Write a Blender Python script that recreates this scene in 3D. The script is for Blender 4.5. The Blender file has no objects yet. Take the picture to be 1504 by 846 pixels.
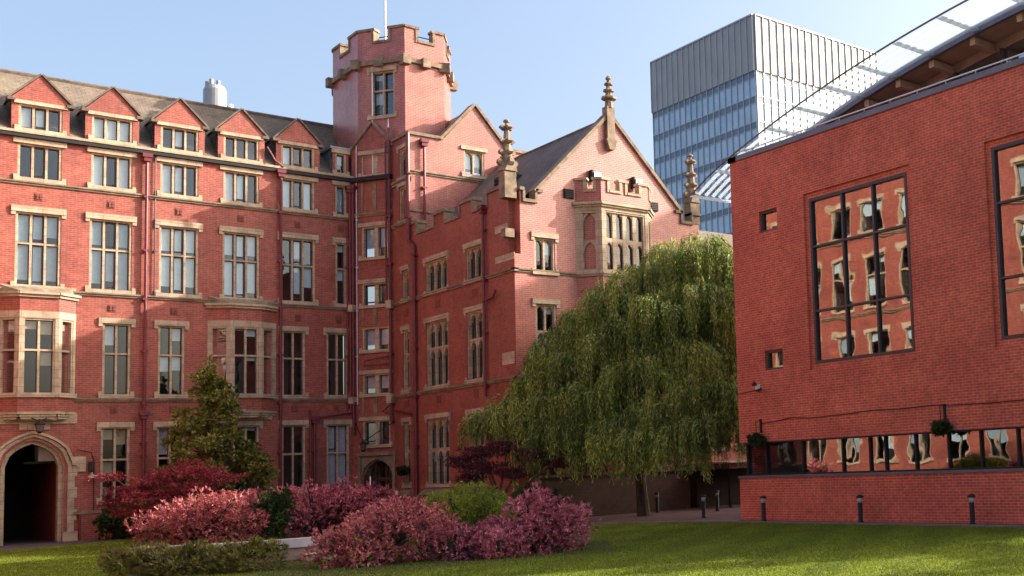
import bpy, bmesh, math, random
import numpy as np
from mathutils import Vector, Matrix
random.seed(7); rng = np.random.default_rng(7)
SC = bpy.context.scene
COL = SC.collection
R = math.radians

# ------------------------------------------------------------------ camera, sky, sun, exposure
cam = bpy.data.cameras.new("camera"); camo = bpy.data.objects.new("camera", cam); COL.objects.link(camo)
RT = (0.69946, -0.713206, -0.0457446); DN = (0.0309711, 0.0941976, -0.9950717); FW = (0.714, 0.694596, 0.0879762)
M = Matrix(((RT[0], -DN[0], -FW[0], 0), (RT[1], -DN[1], -FW[1], 0), (RT[2], -DN[2], -FW[2], 1.9), (0, 0, 0, 1)))
camo.matrix_world = M
cam.sensor_width = 36.0; cam.lens = 1629.55 / 1504 * 36
cam.shift_x = (752 - 1271.91) / 1504; cam.shift_y = (519.73 - 423) / 1504
cam.clip_start = 0.1; cam.clip_end = 3000
SC.camera = camo

SUN_AZ, SUN_EL = 64.0, 26.0            # azimuth measured from -Y towards +X
sd = Vector((math.sin(R(SUN_AZ)) * math.cos(R(SUN_EL)), -math.cos(R(SUN_AZ)) * math.cos(R(SUN_EL)), math.sin(R(SUN_EL))))
w = bpy.data.worlds.new("World"); SC.world = w; w.use_nodes = True
nt = w.node_tree; nt.nodes.clear()
sky = nt.nodes.new("ShaderNodeTexSky"); sky.sky_type = 'NISHITA'; sky.sun_disc = False
sky.sun_elevation = R(SUN_EL); sky.sun_rotation = math.atan2(sd.x, sd.y)
sky.altitude = 50; sky.air_density = 1.0; sky.dust_density = 7.0; sky.ozone_density = 1.3
bg = nt.nodes.new("ShaderNodeBackground"); bg.inputs[1].default_value = 0.148
wo = nt.nodes.new("ShaderNodeOutputWorld")
nt.links.new(sky.outputs[0], bg.inputs[0]); nt.links.new(bg.outputs[0], wo.inputs[0])
sun = bpy.data.lights.new("sun", 'SUN'); sun.energy = 4.0; sun.angle = R(0.5); sun.color = (1.0, 0.91, 0.80)
suno = bpy.data.objects.new("sun", sun); COL.objects.link(suno)
suno.rotation_euler = sd.to_track_quat('Z', 'Y').to_euler()
suno.location = (40, -30, 40)
vs = SC.view_settings; vs.view_transform = 'Standard'; vs.look = 'None'; vs.gamma = 1.0; vs.exposure = 1.38; vs.use_curve_mapping = False
SC.cycles.max_bounces = 8; SC.cycles.diffuse_bounces = 4; SC.cycles.transparent_max_bounces = 12
SC.cycles.use_denoising = True; SC.cycles.sample_clamp_indirect = 6.0

# ------------------------------------------------------------------ materials
def newmat(name):
    m = bpy.data.materials.new(name); m.use_nodes = True
    return m, m.node_tree, m.node_tree.nodes["Principled BSDF"]
def nd(nt, t, **kw):
    n = nt.nodes.new(t)
    for k, v in kw.items(): setattr(n, k, v)
    return n
def mixcol(nt, fac, a, b, blend='MIX'):
    m = nd(nt, "ShaderNodeMix", data_type='RGBA', blend_type=blend)
    for i, v in ((0, fac), (6, a), (7, b)):
        if hasattr(v, "node"): nt.links.new(v, m.inputs[i])
        elif i == 0: m.inputs[0].default_value = v
        else: m.inputs[i].default_value = (*v, 1)
    return m.outputs[2]
def noise(nt, scale, detail=4, rough=.6, vec=None):
    n = nd(nt, "ShaderNodeTexNoise"); n.inputs["Scale"].default_value = scale; n.inputs["Detail"].default_value = detail
    n.inputs["Roughness"].default_value = rough
    if vec is None:
        g = nd(nt, "ShaderNodeNewGeometry"); vec = g.outputs["Position"]
    nt.links.new(vec, n.inputs["Vector"]); return n.outputs["Fac"]
def ramp(nt, fac, stops):
    r = nd(nt, "ShaderNodeValToRGB"); e = r.color_ramp.elements
    while len(e) < len(stops): e.new(.5)
    for el, (p, c) in zip(e, stops): el.position = p; el.color = (*c, 1) if len(c) == 3 else c
    nt.links.new(fac, r.inputs[0]); return r.outputs[0]
def bump(nt, b, h, strength=.3, dist=.02):
    n = nd(nt, "ShaderNodeBump"); n.inputs["Strength"].default_value = strength; n.inputs["Distance"].default_value = dist
    nt.links.new(h, n.inputs["Height"]); nt.links.new(n.outputs[0], b.inputs["Normal"])
def brickmat(name, c1, c2, mortar, bw=.225, rh=.075, ms=.011, stain=.35, staincol=(.10, .05, .045), rough=.75, spec=.4, streak=.38):
    m, nt, b = newmat(name)
    uv = nd(nt, "ShaderNodeUVMap")
    t = nd(nt, "ShaderNodeTexBrick"); t.offset = .5
    t.inputs["Color1"].default_value = (*c1, 1); t.inputs["Color2"].default_value = (*c2, 1); t.inputs["Mortar"].default_value = (*mortar, 1)
    t.inputs["Scale"].default_value = 1; t.inputs["Brick Width"].default_value = bw; t.inputs["Row Height"].default_value = rh
    t.inputs["Mortar Size"].default_value = ms; t.inputs["Mortar Smooth"].default_value = .2; t.inputs["Bias"].default_value = -.1
    nt.links.new(uv.outputs[0], t.inputs["Vector"])
    n1 = noise(nt, .45, 6, .65); f1 = ramp(nt, n1, [(.48, (0, 0, 0)), (.75, (stain, stain, stain))])
    col = mixcol(nt, f1, t.outputs["Color"], staincol)
    n2 = noise(nt, 5.5, 3, .7); f2 = ramp(nt, n2, [(.35, (.78, .78, .78)), (.7, (1.18, 1.12, 1.1))])
    col = mixcol(nt, 1.0, col, f2, 'MULTIPLY')
    mp = nd(nt, "ShaderNodeMapping"); mp.inputs["Scale"].default_value = (1.6, 1.6, .16); g = nd(nt, "ShaderNodeNewGeometry"); nt.links.new(g.outputs["Position"], mp.inputs[0])
    n3 = noise(nt, 1.0, 5, .65, mp.outputs[0]); col = mixcol(nt, ramp(nt, n3, [(.5, (0, 0, 0)), (.72, (streak, streak, streak))]), col, staincol)
    n4 = noise(nt, .9, 3, .5); col = mixcol(nt, 1.0, col, ramp(nt, n4, [(.35, (.86, .82, .84)), (.65, (1.12, 1.15, 1.1))]), 'MULTIPLY')
    nt.links.new(col, b.inputs["Base Color"]); b.inputs["Roughness"].default_value = rough; b.inputs["Specular IOR Level"].default_value = spec
    inv = nd(nt, "ShaderNodeMath", operation='SUBTRACT'); inv.inputs[0].default_value = 1; nt.links.new(t.outputs["Fac"], inv.inputs[1])
    bump(nt, b, inv.outputs[0], .22, .008)
    return m
def plain(name, c, rough=.6, metal=0, var=.25, scale=3, c2=None, spec=.5):
    m, nt, b = newmat(name)
    n = noise(nt, scale, 5, .65)
    a = c2 or tuple(x * (1 - var) for x in c); d = tuple(min(1, x * (1 + var)) for x in c)
    nt.links.new(ramp(nt, n, [(.3, a), (.7, d)]), b.inputs["Base Color"])
    b.inputs["Roughness"].default_value = rough; b.inputs["Metallic"].default_value = metal; b.inputs["Specular IOR Level"].default_value = spec
    bump(nt, b, n, .15, .02)
    return m
def glassmat(name, lo=.06, hi=.9, tint=(.9, .95, 1), wave=0, wscale=1.2, power=4, trans=(.8, .85, .85), gcol=None):
    m, nt, b = newmat(name); nt.nodes.remove(b); out = nt.nodes["Material Output"]
    gl = nd(nt, "ShaderNodeBsdfGlossy"); gl.inputs["Color"].default_value = (*(gcol or tint), 1); gl.inputs["Roughness"].default_value = .015
    tr = nd(nt, "ShaderNodeBsdfTransparent"); tr.inputs[0].default_value = (*trans, 1)
    lw = nd(nt, "ShaderNodeLayerWeight"); lw.inputs["Blend"].default_value = .5
    p = nd(nt, "ShaderNodeMath", operation='POWER'); p.inputs[1].default_value = power; nt.links.new(lw.outputs["Facing"], p.inputs[0])
    mr = nd(nt, "ShaderNodeMapRange"); mr.inputs["To Min"].default_value = lo; mr.inputs["To Max"].default_value = hi
    nt.links.new(p.outputs[0], mr.inputs[0])
    mx = nd(nt, "ShaderNodeMixShader"); nt.links.new(mr.outputs[0], mx.inputs[0]); nt.links.new(tr.outputs[0], mx.inputs[1]); nt.links.new(gl.outputs[0], mx.inputs[2])
    nt.links.new(mx.outputs[0], out.inputs[0])
    if wave:
        n = noise(nt, wscale, 2, .5); bp = nd(nt, "ShaderNodeBump"); bp.inputs["Strength"].default_value = 1; bp.inputs["Distance"].default_value = wave
        nt.links.new(n, bp.inputs["Height"]); nt.links.new(bp.outputs[0], gl.inputs["Normal"])
    return m
def leafmat(name, stops, rough=.5, trans=.25, nscale=1.5):
    """leaf colour varies from leaf to leaf (random per island) and from clump to clump"""
    m, nt, b = newmat(name); out = nt.nodes["Material Output"]
    g = nd(nt, "ShaderNodeNewGeometry"); n = noise(nt, nscale, 2, .5)
    a = nd(nt, "ShaderNodeMath", operation='MULTIPLY_ADD'); nt.links.new(n, a.inputs[0]); a.inputs[1].default_value = .9
    s = nd(nt, "ShaderNodeMath", operation='MULTIPLY_ADD'); nt.links.new(g.outputs["Random Per Island"], s.inputs[0]); s.inputs[1].default_value = .55; s.inputs[2].default_value = -.22
    nt.links.new(s.outputs[0], a.inputs[2])
    col = ramp(nt, a.outputs[0], stops)
    nt.links.new(col, b.inputs["Base Color"]); b.inputs["Roughness"].default_value = rough; b.inputs["Specular IOR Level"].default_value = .35
    t = nd(nt, "ShaderNodeBsdfTranslucent"); nt.links.new(col, t.inputs[0])
    mx = nd(nt, "ShaderNodeMixShader"); mx.inputs[0].default_value = trans
    nt.links.new(b.outputs[0], mx.inputs[1]); nt.links.new(t.outputs[0], mx.inputs[2]); nt.links.new(mx.outputs[0], out.inputs[0])
    return m

BRICK = brickmat("red_brick", (.345, .084, .062), (.26, .057, .044), (.34, .145, .11), stain=.25, rough=.55, spec=.3)
BRICKG = brickmat("smooth_red_brick", (.41, .092, .070), (.33, .068, .052), (.43, .21, .165), stain=.2, rough=.38, spec=.6)
BRICKH = brickmat("modern_red_brick", (.60, .098, .062), (.50, .074, .049), (.62, .235, .155), streak=.12, bw=.225, rh=.0745, ms=.010, stain=.12)
BRICKD = brickmat("dark_brick", (.10, .05, .04), (.07, .038, .032), (.10, .07, .06), stain=.4)
def stonemat(name, c):
    m, nt, b = newmat(name); n = noise(nt, 2.6, 5, .65); n2 = noise(nt, 9, 4, .7)
    col = ramp(nt, n, [(.3, tuple(x * .72 for x in c)), (.7, tuple(x * 1.2 for x in c))])
    uv = nd(nt, "ShaderNodeUVMap"); t = nd(nt, "ShaderNodeTexBrick"); t.offset = .5; nt.links.new(uv.outputs[0], t.inputs["Vector"])
    for k, v in (("Scale", 1), ("Brick Width", .62), ("Row Height", .31), ("Mortar Size", .012), ("Mortar Smooth", .3), ("Bias", 0)): t.inputs[k].default_value = v
    t.inputs["Color1"].default_value = (1.06, 1.04, 1.0, 1); t.inputs["Color2"].default_value = (.86, .86, .85, 1); t.inputs["Mortar"].default_value = (.6, .58, .55, 1)
    col = mixcol(nt, 1.0, col, t.outputs["Color"], 'MULTIPLY'); col = mixcol(nt, ramp(nt, n2, [(.55, (0, 0, 0)), (.75, (.45, .45, .45))]), col, (.10, .08, .06))
    nt.links.new(col, b.inputs["Base Color"]); b.inputs["Roughness"].default_value = .85; b.inputs["Specular IOR Level"].default_value = .3; bump(nt, b, n2, .2, .015); return m
STONE = stonemat("jointed_sandstone", (.47, .365, .265))
STONEW = plain("weathered_stone", (.215, .16, .11), .9, var=.45, scale=3)
STONED = plain("dark_coping", (.13, .10, .08), .9, var=.5, scale=4)
TERRA = plain("terracotta", (.19, .055, .04), .8, var=.5, scale=14)
SLATE = brickmat("slates", (.13, .115, .105), (.085, .08, .08), (.035, .035, .035), bw=.3, rh=.17, ms=.012, stain=.5, staincol=(.17, .13, .08), rough=.7)
TILE = brickmat("tiles", (.19, .15, .115), (.155, .125, .098), (.08, .065, .05), bw=.28, rh=.13, ms=.012, stain=.5, staincol=(.21, .17, .11), rough=.8)
LEAD = plain("lead", (.20, .22, .26), .45, metal=.3, var=.3)
IRONB = plain("black_iron", (.017, .016, .017), .6, var=.3, spec=.3)
PIPE = plain("maroon_paint", (.15, .022, .030), .4, var=.25, scale=5)
CASE = plain("casement_paint", (.035, .035, .045), .4, var=.2)
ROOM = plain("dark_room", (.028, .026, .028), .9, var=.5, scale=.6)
BLIND = plain("pale_blind", (.62, .74, .82), .85, var=.06, scale=6)
BLINDB = plain("blue_grey_blind", (.36, .47, .57), .85, var=.1, scale=5)
CURT = plain("lilac_curtain", (.55, .52, .62), .9, var=.18, scale=9)
WARMB = plain("beige_blind", (.45, .36, .28), .85, var=.1, scale=6)
GLASS = glassmat("window_glass", .10, .95, wave=.004, wscale=1.0, power=3)
GLASSH = glassmat("mirror_glass", .32, .85, tint=(.66, .63, .61), wave=.006, wscale=.7, power=2, trans=(.25, .25, .27))
GLASSS = glassmat("strip_glass", .28, .85, tint=(.75, .72, .7), wave=.007, wscale=.8, power=2, trans=(.3, .3, .3))
GLASSB = glassmat("blue_glass", .35, .95, tint=(.7, .85, 1), wave=0, power=2, trans=(.3, .42, .6))
def frostmat(name="frosted_blade", clear=.45):
    m, nt, b = newmat(name); out = nt.nodes["Material Output"]
    b.inputs["Base Color"].default_value = (.6, .66, .7, 1); b.inputs["Roughness"].default_value = .3
    tl = nd(nt, "ShaderNodeBsdfTranslucent"); tl.inputs[0].default_value = (.6, .66, .7, 1); tr = nd(nt, "ShaderNodeBsdfTransparent")
    m1 = nd(nt, "ShaderNodeMixShader"); m1.inputs[0].default_value = .6; nt.links.new(b.outputs[0], m1.inputs[1]); nt.links.new(tl.outputs[0], m1.inputs[2])
    m2 = nd(nt, "ShaderNodeMixShader"); m2.inputs[0].default_value = clear; nt.links.new(m1.outputs[0], m2.inputs[1]); nt.links.new(tr.outputs[0], m2.inputs[2]); nt.links.new(m2.outputs[0], out.inputs[0]); return m
FROST = frostmat()
FIN = frostmat("pale_fin", .12)
FRAMEH = plain("dark_metal_frame", (.045, .038, .05), .4, metal=.2, var=.2)
COPEH = plain("grey_metal_coping", (.13, .13, .17), .4, metal=.3, var=.15)
WOODP = plain("pale_timber", (.42, .29, .2), .6, var=.2, scale=6)
SOFFIT = plain("brown_soffit", (.36, .27, .225), .7, var=.15)
STEELG = plain("grey_steel", (.55, .57, .58), .45, metal=.2, var=.12)
WHITEM = plain("white_metal", (.75, .75, .74), .4, var=.05)
SKYC = plain("grey_cladding", (.37, .36, .34), .5, var=.10, scale=.3)
SKYM = plain("pale_mullion", (.43, .45, .47), .4, metal=.2, var=.08, scale=.3)
SKYD = plain("dark_spandrel", (.10, .15, .22), .25, var=.25, scale=.4)
def skyglass():
    m, nt, b = newmat("curtain_glass"); n = noise(nt, .22, 4, .7); b.inputs["Roughness"].default_value = .12; b.inputs["Specular IOR Level"].default_value = .9
    nt.links.new(ramp(nt, n, [(.3, (.26, .40, .54)), (.7, (.46, .60, .73))]), b.inputs["Base Color"]); return m
SKYG = skyglass()
SKYB = plain("interior_blue", (.20, .34, .50), .9, var=.35, scale=.35)

# ------------------------------------------------------------------ mesh helpers
class F:
    """a vertical plane: u runs along the wall, z up, d outwards"""
    def __init__(s, o, u, n=None):
        l = math.hypot(*u); s.o = o; s.u = (u[0] / l, u[1] / l); s.n = n or (s.u[1], -s.u[0])
    def p(s, u, z, d=0): return (s.o[0] + u * s.u[0] + d * s.n[0], s.o[1] + u * s.u[1] + d * s.n[1], z)
class MB:
    def __init__(s): s.v = []; s.f = []; s.m = []
    def poly(s, pts, m=0):
        i = len(s.v); s.v += [tuple(p) for p in pts]; s.f.append(tuple(range(i, i + len(pts)))); s.m.append(m)
    def hexa(s, a, b, m=0):
        """a, b: matching 4-point loops"""
        i = len(s.v); s.v += [tuple(p) for p in a] + [tuple(p) for p in b]
        for q in ((0, 1, 2, 3), (7, 6, 5, 4), (0, 4, 5, 1), (1, 5, 6, 2), (2, 6, 7, 3), (3, 7, 4, 0)):
            s.f.append(tuple(i + k for k in q)); s.m.append(m)
    def box(s, fr, u0, u1, z0, z1, d0, d1, m=0):
        s.hexa([fr.p(u0, z0, d1), fr.p(u1, z0, d1), fr.p(u1, z1, d1), fr.p(u0, z1, d1)],
               [fr.p(u0, z0, d0), fr.p(u1, z0, d0), fr.p(u1, z1, d0), fr.p(u0, z1, d0)], m)
    def prism(s, fr, pts, d0, d1, m=0):
        s.extr([fr.p(u, z, d1) for u, z in pts], [fr.p(u, z, d0) for u, z in pts], m)
    def extr(s, a, b, m=0):
        n = len(a); i = len(s.v); s.v += [tuple(p) for p in a] + [tuple(p) for p in b]
        s.f.append(tuple(range(i, i + n))); s.m.append(m)
        s.f.append(tuple(range(i + 2 * n - 1, i + n - 1, -1))); s.m.append(m)
        for k in range(n):
            j = (k + 1) % n; s.f.append((i + k, i + n + k, i + n + j, i + j)); s.m.append(m)
    def wall(s, fr, u0, u1, z0, z1, holes=(), dep=.35, m=0):
        us = sorted({u0, u1, *[x for h in holes for x in h[:2] if u0 < x < u1]}); zs = sorted({z0, z1, *[x for h in holes for x in h[2:4] if z0 < x < z1]})
        for a, b in zip(us, us[1:]):
            run = None
            for c, d in zip(zs, zs[1:]):
                mu, mz = (a + b) / 2, (c + d) / 2
                inside = any(h[0] < mu < h[1] and h[2] < mz < h[3] for h in holes)
                if not inside: run = (run[0], d) if run else (c, d)
                if (inside or d == zs[-1]) and run:
                    s.poly([fr.p(a, run[0]), fr.p(b, run[0]), fr.p(b, run[1]), fr.p(a, run[1])], m); run = None
        for h in holes:
            a, b, c, d = h[:4]
            s.poly([fr.p(a, c), fr.p(a, d), fr.p(a, d, -dep), fr.p(a, c, -dep)], m); s.poly([fr.p(b, c), fr.p(b, d), fr.p(b, d, -dep), fr.p(b, c, -dep)], m)
            s.poly([fr.p(a, c), fr.p(b, c), fr.p(b, c, -dep), fr.p(a, c, -dep)], m); s.poly([fr.p(a, d), fr.p(b, d), fr.p(b, d, -dep), fr.p(a, d, -dep)], m)
    def tube(s, pts, r, m=0, n=8, r1=None):
        pts = [Vector(p) for p in pts]; rings = []
        for k, p in enumerate(pts):
            t = (pts[min(k + 1, len(pts) - 1)] - pts[max(k - 1, 0)]).normalized()
            a = t.orthogonal().normalized() if k == 0 else (a - t * a.dot(t)).normalized()
            b = t.cross(a); rr = r if r1 is None else r + (r1 - r) * k / (len(pts) - 1)
            i = len(s.v)
            for j in range(n):
                q = p + (a * math.cos(2 * math.pi * j / n) + b * math.sin(2 * math.pi * j / n)) * rr; s.v.append(tuple(q))
            rings.append(i)
        for i0, i1 in zip(rings, rings[1:]):
            for j in range(n): s.f.append((i0 + j, i0 + (j + 1) % n, i1 + (j + 1) % n, i1 + j)); s.m.append(m)
        s.f.append(tuple(rings[0] + j for j in range(n - 1, -1, -1))); s.m.append(m); s.f.append(tuple(rings[-1] + j for j in range(n))); s.m.append(m)
    def lathe(s, c, prof, m=0, n=12):
        """prof: list of (radius, z)"""
        rings = []
        for r, z in prof:
            i = len(s.v); rings.append(i)
            for j in range(n):
                a = 2 * math.pi * j / n; s.v.append((c[0] + r * math.cos(a), c[1] + r * math.sin(a), c[2] + z))
        for i0, i1 in zip(rings, rings[1:]):
            for j in range(n): s.f.append((i0 + j, i0 + (j + 1) % n, i1 + (j + 1) % n, i1 + j)); s.m.append(m)
        s.f.append(tuple(rings[0] + j for j in range(n - 1, -1, -1))); s.m.append(m); s.f.append(tuple(rings[-1] + j for j in range(n))); s.m.append(m)
    def build(s, name, mats, parent=None, smooth=False):
        me = bpy.data.meshes.new(name); me.from_pydata(s.v, [], s.f)
        mats = mats if isinstance(mats, (list, tuple)) else [mats]
        for m in mats: me.materials.append(m)
        me.polygons.foreach_set("material_index", s.m)
        uv = me.uv_layers.new(name="UVMap"); d = np.zeros(len(me.loops) * 2)
        for p in me.polygons:
            n = p.normal
            for li in p.loop_indices:
                co = me.vertices[me.loops[li].vertex_index].co
                if abs(n.z) > .97: a, b = co.x, co.y
                else:
                    h = math.hypot(n.x, n.y) or 1; tx, ty = -n.y / h, n.x / h
                    if tx + ty * .5 < 0: tx, ty = -tx, -ty
                    a = co.x * tx + co.y * ty; b = co.z / max(.25, h)
                d[2 * li] = a; d[2 * li + 1] = b
        uv.data.foreach_set("uv", d)
        if smooth: me.polygons.foreach_set("use_smooth", [True] * len(me.polygons))
        me.update()
        o = bpy.data.objects.new(name, me); COL.objects.link(o); setpar(o, parent); return o
def setpar(o, parent):
    if parent is not None:
        o.parent = parent
        if parent.type == 'EMPTY' and not parent.get("_local"): o.matrix_parent_inverse = Matrix.Translation(parent.location).inverted()
def thing(name, label, cat, loc=(0, 0, 0), group=None, local=False):
    o = bpy.data.objects.new(name, None); COL.objects.link(o); o.location = loc; o.empty_display_size = .2
    if local: o["_local"] = 1
    return tag(o, label, cat, group)
def tag(o, label, cat, group=None, kind=None):
    o["label"] = label; o["category"] = cat
    if group: o["group"] = group
    if kind: o["kind"] = kind
    return o
def struct(o, kind='structure'): o["kind"] = kind; return o
def copy_tree(o, loc=None, parent=None):
    c = o.copy(); COL.objects.link(c)
    if parent is not None: c.parent = parent
    if loc is not None: c.location = loc
    for ch in list(o.children): copy_tree(ch, None, c)
    return c

def arch_pts(a, b, zs, zt, n=8, point=.35):
    """a flattened Tudor curve from (a, zs) over the middle at zt to (b, zs)"""
    c = (a + b) / 2; h = (b - a) / 2; pts = []
    for k in range(n + 1):
        x = -1 + 2 * k / n
        y = (1 - abs(x) ** 2.3) ** .5 if abs(x) < 1 else 0
        y = y * (1 - point) + (1 - abs(x)) * point
        pts.append((c + x * h, zs + (zt - zs) * y))
    return pts

def window(par, fr, u0, u1, z0, z1, nu=3, trans=(), lint=.2, sill=True, arch=False, blind=None, stone=None, jam=.075, mul=.072, case=None,
           glass=None, name='window', ears=True, fill=None, rand=None):
    """a mullioned stone window: surround with mullions (the part); panes, casements, blinds, lintel and sill are its pieces"""
    st = stone or STONE; rr = rand or random.Random(int(u0 * 97 + z0 * 31)); deep = par.get("deep", 0)
    b = MB(); D0, D1 = -.26, -.07
    b.box(fr, u0, u0 + jam, z0, z1, D0, -.02); b.box(fr, u1 - jam, u1, z0, z1, D0, -.02)
    b.box(fr, u0 + jam, u1 - jam, z1 - jam * .8, z1, D0, -.025)
    a0, a1 = u0 + jam, u1 - jam; w_ = (a1 - a0 - mul * (nu - 1)) / nu
    zr = [z0, *trans, z1 - jam * .8]; lights = []
    for i in range(nu - 1):
        x = a0 + w_ * (i + 1) + mul * i; b.box(fr, x, x + mul, z0, z1 - jam * .8, D0, D1)
    for t in trans: b.box(fr, a0, a1, t - mul / 2, t + mul / 2, D0 + .004, D1 - .004)
    for i in range(nu):
        x0 = a0 + i * (w_ + mul); x1 = x0 + w_
        for k in range(len(zr) - 1):
            lo = zr[k] + (mul / 2 if k else .02); hi = zr[k + 1] - (mul / 2 if k < len(zr) - 2 else 0); lights.append((x0, x1, lo, hi, k == len(zr) - 2))
            if arch:
                ah = (x1 - x0) * .75; pts = arch_pts(x0, x1, hi - ah, hi - .02)
                for (p, q), (p2, q2) in zip(pts, pts[1:]):
                    b.hexa([fr.p(p, q, D1 - .02), fr.p(p2, q2, D1 - .02), fr.p(p2, hi + .01, D1 - .02), fr.p(p, hi + .01, D1 - .02)],
                           [fr.p(p, q, D0 + .06), fr.p(p2, q2, D0 + .06), fr.p(p2, hi + .01, D0 + .06), fr.p(p, hi + .01, D0 + .06)])
    root = b.build(name, [st], par)
    g = MB(); c = MB(); bl = MB(); nb = 0
    for (x0, x1, lo, hi, top) in lights:
        if fill is None:
            g.poly([fr.p(x0, lo, -.19), fr.p(x1, lo, -.19), fr.p(x1, hi, -.19), fr.p(x0, hi, -.19)])
            t = .022
            for (p, q, r_, s_) in ((x0, x0 + t, lo, hi), (x1 - t, x1, lo, hi), (x0 + t, x1 - t, lo, lo + t), (x0 + t, x1 - t, hi - t, hi)): c.box(fr, p, q, r_, s_, -.23, -.165)
        else:
            g.poly([fr.p(x0, lo, -.17), fr.p(x1, lo, -.17), fr.p(x1, hi, -.17), fr.p(x0, hi, -.17)])
        if blind:
            cover, prob = blind[0], blind[1]
            if rr.random() < prob:
                q = cover if not isinstance(cover, tuple) else rr.uniform(*cover)
                zb = hi - (hi - lo) * q
                bl.poly([fr.p(x0, zb, -.212), fr.p(x1, zb, -.212), fr.p(x1, hi, -.212), fr.p(x0, hi, -.212)]); nb += 1
    if fill is not None: g.build("panel", [fill], root)
    else:
        if case is not False: # an opening light with a thicker black frame here and there
            if case:
                for ci in case:
                    x0, x1, lo, hi, top = lights[ci]; t = .045
                    for (p, q, r_, s_) in ((x0, x0 + t, lo, hi), (x1 - t, x1, lo, hi), (x0 + t, x1 - t, lo + .1, lo + .1 + t), (x0 + t, x1 - t, hi - t, hi)): c.box(fr, p, q, r_, s_, -.225, -.13)
            c.build("casement", [CASE], root)
        g.build("pane", [glass or GLASS], root)
    if nb: bl.build("blind", [blind[2] if len(blind) > 2 and blind[2] is not BLIND else rr.choice((BLIND, BLIND, BLINDB))], root)
    if lint:
        l = MB(); e = .14; l.box(fr, u0 - e, u1 + e, z1 + .002, z1 + lint, -.1, .07)
        if ears: l.box(fr, u0 - e, u0 - .003, z1 - .12, z1 - .001, -.1, .05); l.box(fr, u1 + .003, u1 + e, z1 - .12, z1 - .001, -.1, .05)
        l.build("lintel", [st], root)
    if sill:
        l = MB(); l.prism(F(fr.p(0, 0, 0)[:2], fr.u, fr.n), [(u0 - .12, z0 - .14), (u1 + .12, z0 - .14), (u1 + .12, z0 - .004), (u0 - .12, z0 - .004)], -.25, .09)
        l.box(fr, u0 - .12, u0 - .003, z0 - .003, z0 + .10, -.1, .05); l.box(fr, u1 + .003, u1 + .12, z0 - .003, z0 + .10, -.1, .05)
        l.build("sill", [st], root)
    return root
def hole(u0, u1, z0, z1): return (u0, u1, z0, z1)

def string(mb, fr, u0, u1, z, h=.13, d=.10):
    mb.box(fr, u0, u1, z - h, z - h * .45, -.1, d * .55); mb.box(fr, u0, u1, z - h * .45 + .002, z, -.1, d)
def coping_line(mb, fr, pts, t=.13, d0=-.3, d1=.12):
    """a coping of thickness t laid on a polyline (u, z)"""
    for (a, za), (b_, zb) in zip(pts, pts[1:]):
        dx, dz = b_ - a, zb - za; l = math.hypot(dx, dz); nx, nz = -dz / l * t, dx / l * t
        if nz < 0: nx, nz = -nx, -nz
        if abs(nz) < 1e-6: nx = abs(nx)
        mb.hexa([fr.p(a, za, d1), fr.p(b_, zb, d1), fr.p(b_ + nx, zb + nz, d1), fr.p(a + nx, za + nz, d1)],
                [fr.p(a, za, d0), fr.p(b_, zb, d0), fr.p(b_ + nx, zb + nz, d0), fr.p(a + nx, za + nz, d0)])
def battlement(brick, stone, fr, u0, u1, zb, zl, zt, gaps, th=.3, cop=.11, ov=.06):
    """parapet from zb, crenels down to zl, merlons up to zt, stone copings and linings"""
    brick.box(fr, u0, u1, zb, zl - cop, -th, 0)
    segs = []; x = u0
    for a, b in gaps: segs.append((x, a)); x = b
    segs.append((x, u1))
    for a, b in segs:
        if b - a < .05: continue
        brick.box(fr, a, b, zl - cop, zt - cop, -th + .002, -.002)
        stone.box(fr, a - ov * (a > u0 + .01), b + ov * (b < u1 - .01), zt - cop, zt, -th - ov, ov)
    for a, b in gaps:
        stone.box(fr, a, b, zl - cop, zl, -th - ov, ov)
        for (p, q) in ((a - .1, a + .012), (b - .012, b + .1)):
            if p > u0 and q < u1: stone.box(fr, p, q, zl - cop - .01, zt - cop - .002, -th - ov * .7, ov * .7)

YL = 49.23
FL = F((0, YL), (1, 0), (0, -1)); XS = 19.8
FS = F((XS, 0), (0, 1), (-1, 0)); YG = 36.89
FG = F((0, YG), (1, 0), (0, -1)); YB = 45.8
FB = F((0, YB), (1, 0), (0, -1)); XR = 21.84
FR = F((XR, 0), (0, 1), (-1, 0))
CA, CB = (18.75, 49.23), (19.8, 47.45)
FC = F(CA, (CB[0] - CA[0], CB[1] - CA[1]))     # outward normal towards -X -Y
LC = math.dist(CA, CB)

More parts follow.
